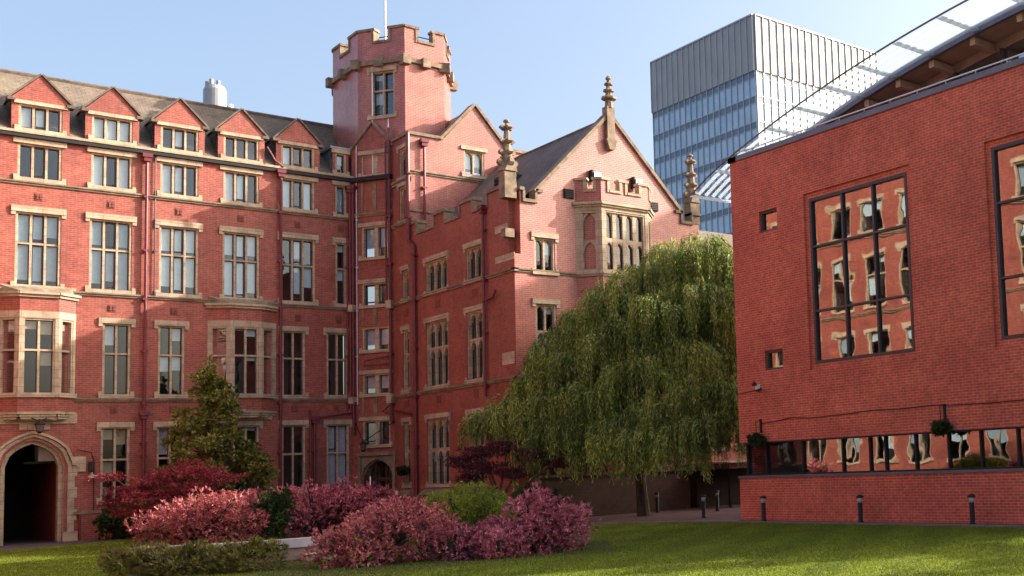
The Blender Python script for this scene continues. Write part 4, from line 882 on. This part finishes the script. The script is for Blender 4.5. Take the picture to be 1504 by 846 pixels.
BARK = plain("bark", (.07, .05, .038), .95, var=.5, scale=9)
def stems(parent, base, tips, r=.035, name="stem"):
    b = MB()
    for t in tips:
        m = [(base[i] * .5 + t[i] * .5 + random.uniform(-.1, .1)) for i in range(2)] + [base[2] * .4 + t[2] * .6]
        b.tube([base, m, t], r, r1=r * .35, n=5)
    return b.build(name, [BARK], parent)
PINK = leafmat("pink_leaves", [(.15, (.13, .045, .04)), (.40, (.44, .095, .11)), (.66, (.72, .25, .26)), (.9, (.68, .36, .24))], nscale=1.6)
PURP = leafmat("purple_pink_leaves", [(.15, (.11, .032, .05)), (.40, (.40, .085, .13)), (.68, (.70, .22, .28)), (.92, (.62, .30, .24))], nscale=1.6)
MAPL = leafmat("crimson_leaves", [(.2, (.11, .014, .022)), (.5, (.27, .032, .048)), (.85, (.42, .07, .085))], nscale=1.2, trans=.35)
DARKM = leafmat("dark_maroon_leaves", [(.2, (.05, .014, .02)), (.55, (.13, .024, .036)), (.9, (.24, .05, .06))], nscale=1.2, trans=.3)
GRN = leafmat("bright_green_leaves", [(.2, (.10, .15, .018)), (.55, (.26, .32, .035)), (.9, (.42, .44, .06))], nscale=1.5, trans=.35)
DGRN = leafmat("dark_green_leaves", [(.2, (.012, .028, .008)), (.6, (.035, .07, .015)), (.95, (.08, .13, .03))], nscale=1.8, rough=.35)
OLIVE = leafmat("olive_leaves", [(.2, (.10, .10, .025)), (.55, (.24, .22, .05)), (.9, (.38, .34, .10))], nscale=2.0)
MAGN = leafmat("glossy_tree_leaves", [(.2, (.07, .085, .016)), (.5, (.19, .20, .04)), (.8, (.36, .34, .08)), (.95, (.48, .40, .14))], nscale=.9, rough=.3)
WILL = leafmat("willow_leaves", [(.2, (.08, .115, .03)), (.42, (.20, .26, .06)), (.64, (.40, .46, .11)), (.85, (.66, .64, .13))], nscale=.7, trans=.35)

def shrub(name, label, cat, base, lumps, n, per, ln, wd, mat, group=None, spread=.45, up=.35, extra=None, shell=.3):
    t = thing(name, label, cat, (base[0], base[1], 0), group)
    L = [(base[0] + l[0], base[1] + l[1], l[2], *l[3:]) for l in lumps]
    L = L + [(l[0] + l[3] * math.cos(a) * math.cos(e) * .8, l[1] + l[4] * math.sin(a) * math.cos(e) * .8, max(.12, l[2] + l[5] * math.sin(e) * .85), l[3] * f, l[4] * f, l[5] * f * 1.15)
             for l in L for a, e, f in [(random.uniform(0, 6.28), random.uniform(-.2, 1.4), random.uniform(.22, .42)) for _ in range(7)]]
    P, D = blob_points(L, n, shell, up); pos, d = rosettes(P, D, per, spread); leaf_mesh("foliage", pos, d, ln, wd, mat, t)
    if extra:
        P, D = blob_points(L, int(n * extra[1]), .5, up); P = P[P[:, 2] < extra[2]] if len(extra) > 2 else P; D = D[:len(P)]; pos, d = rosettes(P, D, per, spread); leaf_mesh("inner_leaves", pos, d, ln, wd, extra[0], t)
    stems(t, (base[0], base[1], 0), [(l[0] + random.uniform(-.1, .1), l[1], l[2] + .1) for l in L for _ in range(3)])
    return t
G_ = "pink-leaved shrubs in the round bed"
# lateral axis (.70,-.71) is 'to the right', (.71,.70) is 'away'
def lat(s, d): return (.70 * s + .714 * d, -.713 * s + .695 * d)
def lump(s, d, z, rx, rz, ry=None): x, y = lat(s, d); return (x, y, z, rx, ry or rx, rz)
shrub("pink_shrub", "big pink shrub at the bed's front beside the stone bench", "shrub", (9.72, 24.13), [lump(0, 0, .55, .85, .6), lump(-.75, -.1, .35, .7, .5), lump(.75, .1, .62, .8, .62), lump(.2, .5, .75, .7, .55), lump(-.3, -.4, .25, .7, .35)], 1900, 9, .105, .032, PINK, G_, extra=(GRN, .16, .6))
shrub("pink_shrub", "tall magenta shrub at the right end of the bed by the open lawn", "shrub", (12.6, 23.0), [lump(.1, 0, .6, .8, .72), lump(.75, 0, .5, .7, .6), lump(-.65, .0, .36, .6, .4), lump(.3, .3, .78, .5, .45), lump(.3, -.5, .3, .7, .4)], 1700, 9, .105, .032, PURP, G_, extra=(DGRN, .14, .5))
shrub("pink_shrub", "low pink shrub filling the bed's front edge below the lime green mound", "shrub", (11.3, 22.9), [lump(0, 0, .25, .75, .36), lump(-.7, .15, .3, .6, .42), lump(.6, -.1, .25, .6, .38)], 1100, 9, .10, .032, PURP, G_, extra=(DGRN, .14, .4))
shrub("pink_shrub", "rounded pink and maroon shrub directly below the crimson maple", "shrub", (9.8, 37.0), [lump(0, 0, .8, 1.1, .85), lump(.9, 0, .75, .9, .8), lump(-.9, -.1, .6, .9, .7)], 1900, 8, .115, .036, PINK, G_, extra=(DGRN, .14, .6))
shrub("pink_shrub", "long pink shrub behind the stone bench and left of the doorway", "shrub", (13.2, 38.1), [lump(0, 0, .8, 1.2, .85), lump(1.3, 0, .85, 1.1, .85), lump(-1.4, 0, .8, 1.1, .75), lump(2.1, -.4, .8, .8, .7)], 2600, 8, .12, .036, PURP, G_, extra=(DGRN, .14, .6))
shrub("green_mound_shrub", "lime green dome-shaped shrub among the pink shrubs", "shrub", (12.2, 25.3), [lump(0, 0, .88, 1.0, .62), lump(-.5, 0, .75, .7, .55), lump(.55, 0, .75, .7, .55)], 2300, 8, .10, .02, GRN, up=-.1, spread=.5)
shrub("low_hedge", "low olive-green clipped hedge at the front of the lawn bed", "hedge", (6.85, 26.4), [lump(s, 0, .26, .5, .34, .4) for s in (-1.4, -.95, -.45, .05, .5, .95, 1.4)], 2600, 8, .10, .018, OLIVE, up=.9, spread=.35)
shrub("dark_shrub", "dark green shrub against the wall by the gateway", "shrub", (9.9, 47.9), [lump(0, 0, .5, .6, .6), lump(.8, 0, .5, .6, .6), lump(1.8, .1, .5, .6, .5)], 900, 8, .13, .06, DGRN)
shrub("dark_shrub", "dark green shrub tucked between two pink shrubs behind the bench", "shrub", (11.35, 36.2), [lump(0, 0, .6, .5, .75), lump(.1, .3, 1.0, .45, .6)], 700, 8, .12, .05, DGRN)
shrub("dark_shrub", "small green shrub under the lilac-curtained ground floor window", "shrub", (18.0, 47.9), [lump(-.3, 0, .9, .45, .55), lump(.3, 0, .85, .45, .55)], 500, 8, .12, .05, GRN)
shrub("dark_shrub", "leafy green shrub below the right-hand maroon maple", "shrub", (18.3, 33.0), [lump(-.3, 0, .6, .5, .6), lump(.5, 0, .6, .5, .6)], 500, 8, .12, .05, DGRN)

def layered_tree(name, label, base, clouds, mat, n, per, ln, wd, trunk_r=.07):
    t = thing(name, label, "tree", (base[0], base[1], 0)); L = [(base[0] + c[0], base[1] + c[1], c[2], *c[3:]) for c in clouds]
    P, D = blob_points(L, n, .45, -.2); pos, d = rosettes(P, D, per, .7); leaf_mesh("crown", pos, d, ln, wd, mat, t)
    b = MB()
    for c in L: b.tube([(base[0], base[1], 0), (base[0] * .75 + c[0] * .25 + random.uniform(-.1, .1), base[1] * .75 + c[1] * .25, c[2] * .5), (c[0], c[1], c[2] + .05)], trunk_r, r1=.015, n=6)
    b.build("trunk", [BARK], t); return t
layered_tree("japanese_maple", "crimson feathery maple spreading in front of the gateway wall", (9.9, 40.5), [lump(.2, 0, 2.25, .8, .13), lump(-.5, 0, 2.05, .8, .13), lump(-1.2, -.1, 1.75, .75, .13), lump(-1.75, -.1, 1.4, .5, .11), lump(.9, 0, 2.2, .75, .13), lump(1.5, 0, 2.0, .6, .13), lump(.3, .3, 2.5, .5, .10), lump(-.3, -.3, 1.55, 1.0, .14), lump(.7, -.2, 1.75, .9, .14), lump(-1.1, -.2, 1.1, .7, .12), lump(-1.95, -.1, 2.2, .45, .08), lump(.1, -.4, 1.2, 1.0, .14), lump(1.2, -.1, 1.45, .6, .12)], MAPL, 2100, 8, .13, .024)
layered_tree("japanese_maple", "dark maroon maple with leaning stems in front of the wing", (18.2, 35.2), [lump(-.6, 0, 2.5, .75, .18), lump(.3, 0, 2.65, .7, .16), lump(1.1, 0, 2.35, .7, .18), lump(-1.2, 0, 2.2, .65, .18), lump(-.4, -.2, 1.95, .8, .16), lump(.6, -.2, 1.75, .7, .15), lump(2.4, .2, 2.35, .6, .16), lump(-.9, -.3, 1.6, .5, .15), lump(1.9, .1, 2.0, .5, .13)], DARKM, 1500, 7, .13, .03)
# broad-leaved evergreen in front of the range
t = thing("evergreen_tree", "conical glossy evergreen tree in front of the brick range", "tree", (12.35, 46.0, 0))
cl_ = []
for k in range(95):
    z = 1.0 + 4.9 * (k / 94) ** 1.15; rmax = 1.75 * max(0, 1 - (z - 1.0) / 5.3) ** .8 + .10; a = random.uniform(0, 6.28); rr2 = rmax * random.uniform(.2, 1.28)
    x, y = 12.35 + rr2 * math.cos(a), 46.0 + rr2 * math.sin(a); s = (.24 + .26 * (1 - (z - 1.0) / 5)) * random.uniform(.75, 1.2)
    cl_.append((x, y, z, s, s, s * .6))
cl_ += [(12.35 + .70 * 1.7, 46 - .71 * 1.7, 2.6, .6, .6, .3), (12.35 + .70 * 1.9, 46 - .71 * 1.9, 2.1, .5, .5, .25), (12.35 - .7 * 1.5, 46 + .71 * 1.5, 2.1, .5, .5, .3), (12.35, 46, 6.1, .2, .2, .4), (12.35, 46, 5.6, .3, .3, .4)]
P, D = blob_points(cl_, 3600, .4, .5); pos, d = rosettes(P, D, 8, .6); leaf_mesh("crown", pos, d, .17, .065, MAGN, t, .3)
b = MB(); b.tube([(12.35, 46, 0), (12.3, 46, 3), (12.35, 46, 6)], .13, r1=.02, n=8)
for c in cl_[::5]: b.tube([(12.35, 46, max(.6, c[2] - .5)), (c[0], c[1], c[2])], .03, r1=.01, n=5)
b.build("trunk", [BARK], t)
# weeping willow
WB = (22.6, 33.4)
t = thing("weeping_willow", "large weeping willow with hanging curtains of leaves before the gable", "tree", (*WB, 0))
BG = [(2.6, 0, 9.5, 1.0, 4.0), (1.4, .2, 9.3, 1.1, 4.0), (3.5, .2, 9.0, .9, 4.2), (.3, 0, 8.6, 1.1, 3.6), (-.7, .1, 7.9, 1.1, 3.4), (-1.7, 0, 7.1, 1.0, 3.0), (-2.6, -.1, 6.4, .9, 2.8), (-3.3, -.2, 5.9, .7, 2.4), (-3.7, -.2, 4.9, .7, 1.9), (-4.4, -.4, 4.15, .7, 1.2), (-5.1, -.5, 3.95, .65, 1.1), (-5.6, -.5, 3.6, .45, .9),
      (3.8, -.6, 6.9, 1.0, 3.2), (2.3, -.9, 7.7, 1.2, 3.4), (.9, -1.0, 7.2, 1.2, 3.2), (-.5, -1.0, 6.4, 1.1, 2.7), (-1.8, -1.0, 5.5, 1.0, 2.3), (1.9, -1.7, 5.7, 1.1, 2.5), (.5, -1.8, 5.0, 1.1, 2.3), (-.9, -1.7, 4.4, 1.0, 2.1), (-2.5, -1.1, 4.3, .9, 2.0), (-1.9, -1.7, 3.5, .8, 1.6),
      (3.3, -1.9, 4.35, 1.0, 2.3), (2.4, -2.3, 4.2, .9, 2.3), (4.1, -1.5, 4.2, .7, 2.2), (1.2, -2.3, 3.7, .9, 2.1), (.2, -2.3, 3.4, .8, 1.9), (-.8, -2.2, 3.1, .8, 1.6), (-3.6, -.9, 3.6, .7, 1.4), (-2.6, -1.4, 3.2, .8, 1.6), (-3.3, -1.2, 2.95, .7, 1.3), (3.9, -2.0, 3.4, .7, 1.8), (2.9, -2.7, 3.3, .8, 1.8), (.8, -2.8, 2.95, .8, 1.5), (-.4, -2.6, 2.8, .7, 1.4), (1.9, -2.9, 2.9, .7, 1.4), (0, 1.2, 7.6, 1.2, 4), (2.2, 1.2, 8.4, 1.3, 4.5), (-1.8, 1.0, 6.0, 1.1, 3.2), (3.8, 1.0, 7.6, 1.0, 4.5)]
PP, DD, BR = [], [], MB(); tw_ = MB()
for (s, dpt, z, rad, ln) in BG:
    x, y = lat(s, dpt); c = np.array([WB[0] + x, WB[1] + y, z])
    BR.tube([(WB[0], WB[1], 1.4), (WB[0] * .75 + c[0] * .25, WB[1] * .75 + c[1] * .25, 1.4 * .4 + z * .62), tuple(c + (0, 0, .1))], .10, r1=.02, n=6)
    for lk in range(int(15 * rad * rad) + 8):
        a = rng.uniform(0, 6.283); q = math.sqrt(rng.uniform(0.02, 1)); lc = c + np.array([math.cos(a) * rad * q, math.sin(a) * rad * q, (1 - q * q) * .5 * rad - .12 + rng.normal(0, .10)])
        LL = ln * rng.uniform(.45, 1.1); lr = rng.uniform(.07, .17); out = np.array([math.cos(a), math.sin(a), 0]) * (.1 + .5 * q); floor_ = rng.uniform(1.05, 1.85)
        for k in range(rng.integers(11, 19)):
            st_ = lc + rng.normal(0, 1, 3) * np.array([lr, lr, .08]); L_ = min(LL * rng.uniform(.6, 1.1), st_[2] - floor_ + rng.uniform(-.15, .3))
            if L_ < .35: continue
            ph = rng.uniform(0, 6.28, 2); m_ = int(L_ / .07); tt = np.linspace(0, 1, m_)
            p = st_ + out * (1 - np.exp(-tt * 4))[:, None] * .5 - np.array([0, 0, 1]) * (L_ * (tt ** 1.25))[:, None] + (lc - st_) * np.array([.5, .5, 0]) * (tt ** 2)[:, None]
            p[:, 0] += .04 * np.sin(tt * 5 + ph[0]); p[:, 1] += .04 * np.sin(tt * 4 + ph[1])
            g_ = np.gradient(p, axis=0); g_ /= np.linalg.norm(g_, axis=1)[:, None] + 1e-9
            PP.append(p + rng.normal(0, .015, p.shape)); DD.append(g_)
            if k == 0: tw_.tube([tuple(v) for v in p[:: max(1, m_ // 4)]], .008, r1=.004, n=3)
PP = np.concatenate(PP); DD = np.concatenate(DD); print("willow leaves", len(PP))
leaf_mesh("crown", PP, DD, .16, .034, WILL, t, .38)
BR.tube([(WB[0] + .1, WB[1], 0), (WB[0], WB[1], 1.3), (WB[0] + .4, WB[1] - .3, 4), (WB[0] + 1.2, WB[1] - 1.2, 8)], .24, r1=.05, n=10)
BR.build("trunk", [BARK], t); tw_.build("twigs", [BARK], t)

# planters on the walls
def basket(fr, u, z, label, n=160, br_=True):
    t = thing("hanging_basket", label, "plant", fr.p(u, z, .25), "planted baskets on the walls"); c = fr.p(u, z, .25)
    P, D = blob_points([(c[0], c[1], c[2], .24, .24, .17)], n, .3, .1); pos, d = rosettes(P, D, 7, .6); leaf_mesh("foliage", pos, d, .09, .035, DGRN, t)
    b = MB(); b.lathe((c[0], c[1], c[2] - .2), [(.05, 0), (.16, .12), (.18, .16)], n=10); b.build("pot", [IRONB], t)
    if br_:
        b = MB(); b.box(fr, u + .02, u + .08, z + .2, z + .62, 0, .05); b.tube([fr.p(u + .05, z + .58, .03), fr.p(u, z + .55, .27), fr.p(u, z + .1, .25)], .012, n=5); b.build("bracket", [IRONB], t)
basket(FR, 25.75, 2.42, "hanging plant basket near the far end of the hall wall"); basket(FR, 18.45, 2.42, "hanging plant basket over the middle of the strip window"); basket(FS, 46.05, 2.0, "green wall planter right of the tower doorway", 200, False)

# curved stone bench
bn = thing("stone_bench", "curved pale stone bench between the pink shrubs", "bench", (8.7, 27.8, 0))
ctr = np.array([9.9, 31.6]); arc = []
b, b2 = MB(), MB(); r0, r1 = 3.55, 3.95
an = np.linspace(R(208), R(291), 19)
for i, (a, c) in enumerate(zip(an, an[1:])):
    q = lambda r, t_, z: (ctr[0] + r * math.cos(t_), ctr[1] + r * math.sin(t_), z)
    for (m_, ra, rb_, z0, z1) in ((b, r0, r1, .30, .50), (b2, r0 + .06, r1 - .06, 0, .298)):
        m_.hexa([q(ra, a, z0), q(rb_, a, z0), q(rb_, a, z1), q(ra, a, z1)], [q(ra, c, z0), q(rb_, c, z0), q(rb_, c, z1), q(ra, c, z1)])
b.build("seat", [plain("pale_grey_stone", (.46, .42, .42), .75, var=.18, scale=4)], bn); b2.build("base", [plain("pinkish_stone", (.34, .22, .17), .85, var=.2)], bn)
sp_ = MB(); q = lambda r, t_, z: (ctr[0] + r * math.cos(t_), ctr[1] + r * math.sin(t_), z)
for (a, c) in zip(np.linspace(R(262), R(288), 9), np.linspace(R(262), R(288), 9)[1:]): sp_.hexa([q(3.98, a, 0), q(4.6, a, 0), q(4.6, a, .16), q(3.98, a, .16)], [q(3.98, c, 0), q(4.6, c, 0), q(4.6, c, .16), q(3.98, c, .16)])
tag(sp_.build("stone_step", [plain("buff_step", (.42, .27, .2), .85, var=.15)]), "low buff stone step in front of the curved bench", "step")

# short grass standing on the lawn
GRASS = leafmat("grass_blades", [(.2, (.09, .13, .008)), (.55, (.165, .21, .014)), (.95, (.25, .28, .03))], nscale=.5, rough=.6, trans=.4)
def inside(px, py, poly):
    c = np.zeros(len(px), bool); n = len(poly)
    for i in range(n):
        (x1, y1), (x2, y2) = poly[i], poly[(i + 1) % n]
        k = ((y1 > py) != (y2 > py)); xi = (x2 - x1) * (py - y1) / ((y2 - y1) or 1e-9) + x1; c ^= k & (px < xi)
    return c
gx, gy = rng.uniform(3, 20.85, 420000), rng.uniform(10, 47, 420000)
dep_ = .714 * gx + .6946 * gy; kk = inside(gx, gy, lawn_pts) & (rng.uniform(0, 1, 420000) < np.clip((22 / dep_) ** 1.3, .3, 1))
gx, gy = gx[kk], gy[kk]; GP = np.stack([gx, gy, np.full(len(gx), .003)], 1); GD = np.tile([0., 0, 1.], (len(gx), 1))
lg = leaf_mesh("lawn_grass", GP, GD, .04, .016, GRASS, None, .5); lg["kind"] = "stuff"
# trees added out of view beyond the hall's near end to dapple the lawn
for i, (x, y, h, lb) in enumerate([(25.5, 8.6, 7.5, "leafy street tree nearest the hall's end wall"), (27.5, 3.4, 8.5, "tall leafy tree added to dapple the lawn, further along beyond the hall"), (23.8, -2.0, 7.0, "smaller leafy tree added to dapple the lawn, furthest from the hall")]):
    t = thing("dapple_tree", lb, "tree", (x, y, 0), "added trees that dapple the lawn")
    cl_ = [(x + random.uniform(-1.9, 1.9), y + random.uniform(-1.9, 1.9), h * random.uniform(.42, .95), .75, .75, .55) for _ in range(17)]
    P, D = blob_points(cl_, 1500, .4, .2); pos, d = rosettes(P, D, 7, .7); leaf_mesh("crown", pos, d, .2, .12, DGRN, t)
    b = MB(); b.tube([(x, y, 0), (x + .1, y, h * .4), (x, y, h * .85)], .17, r1=.04, n=8)
    for c in cl_[::2]: b.tube([(x, y, h * .35), c[:3]], .05, r1=.015, n=5)
    b.build("trunk", [BARK], t)
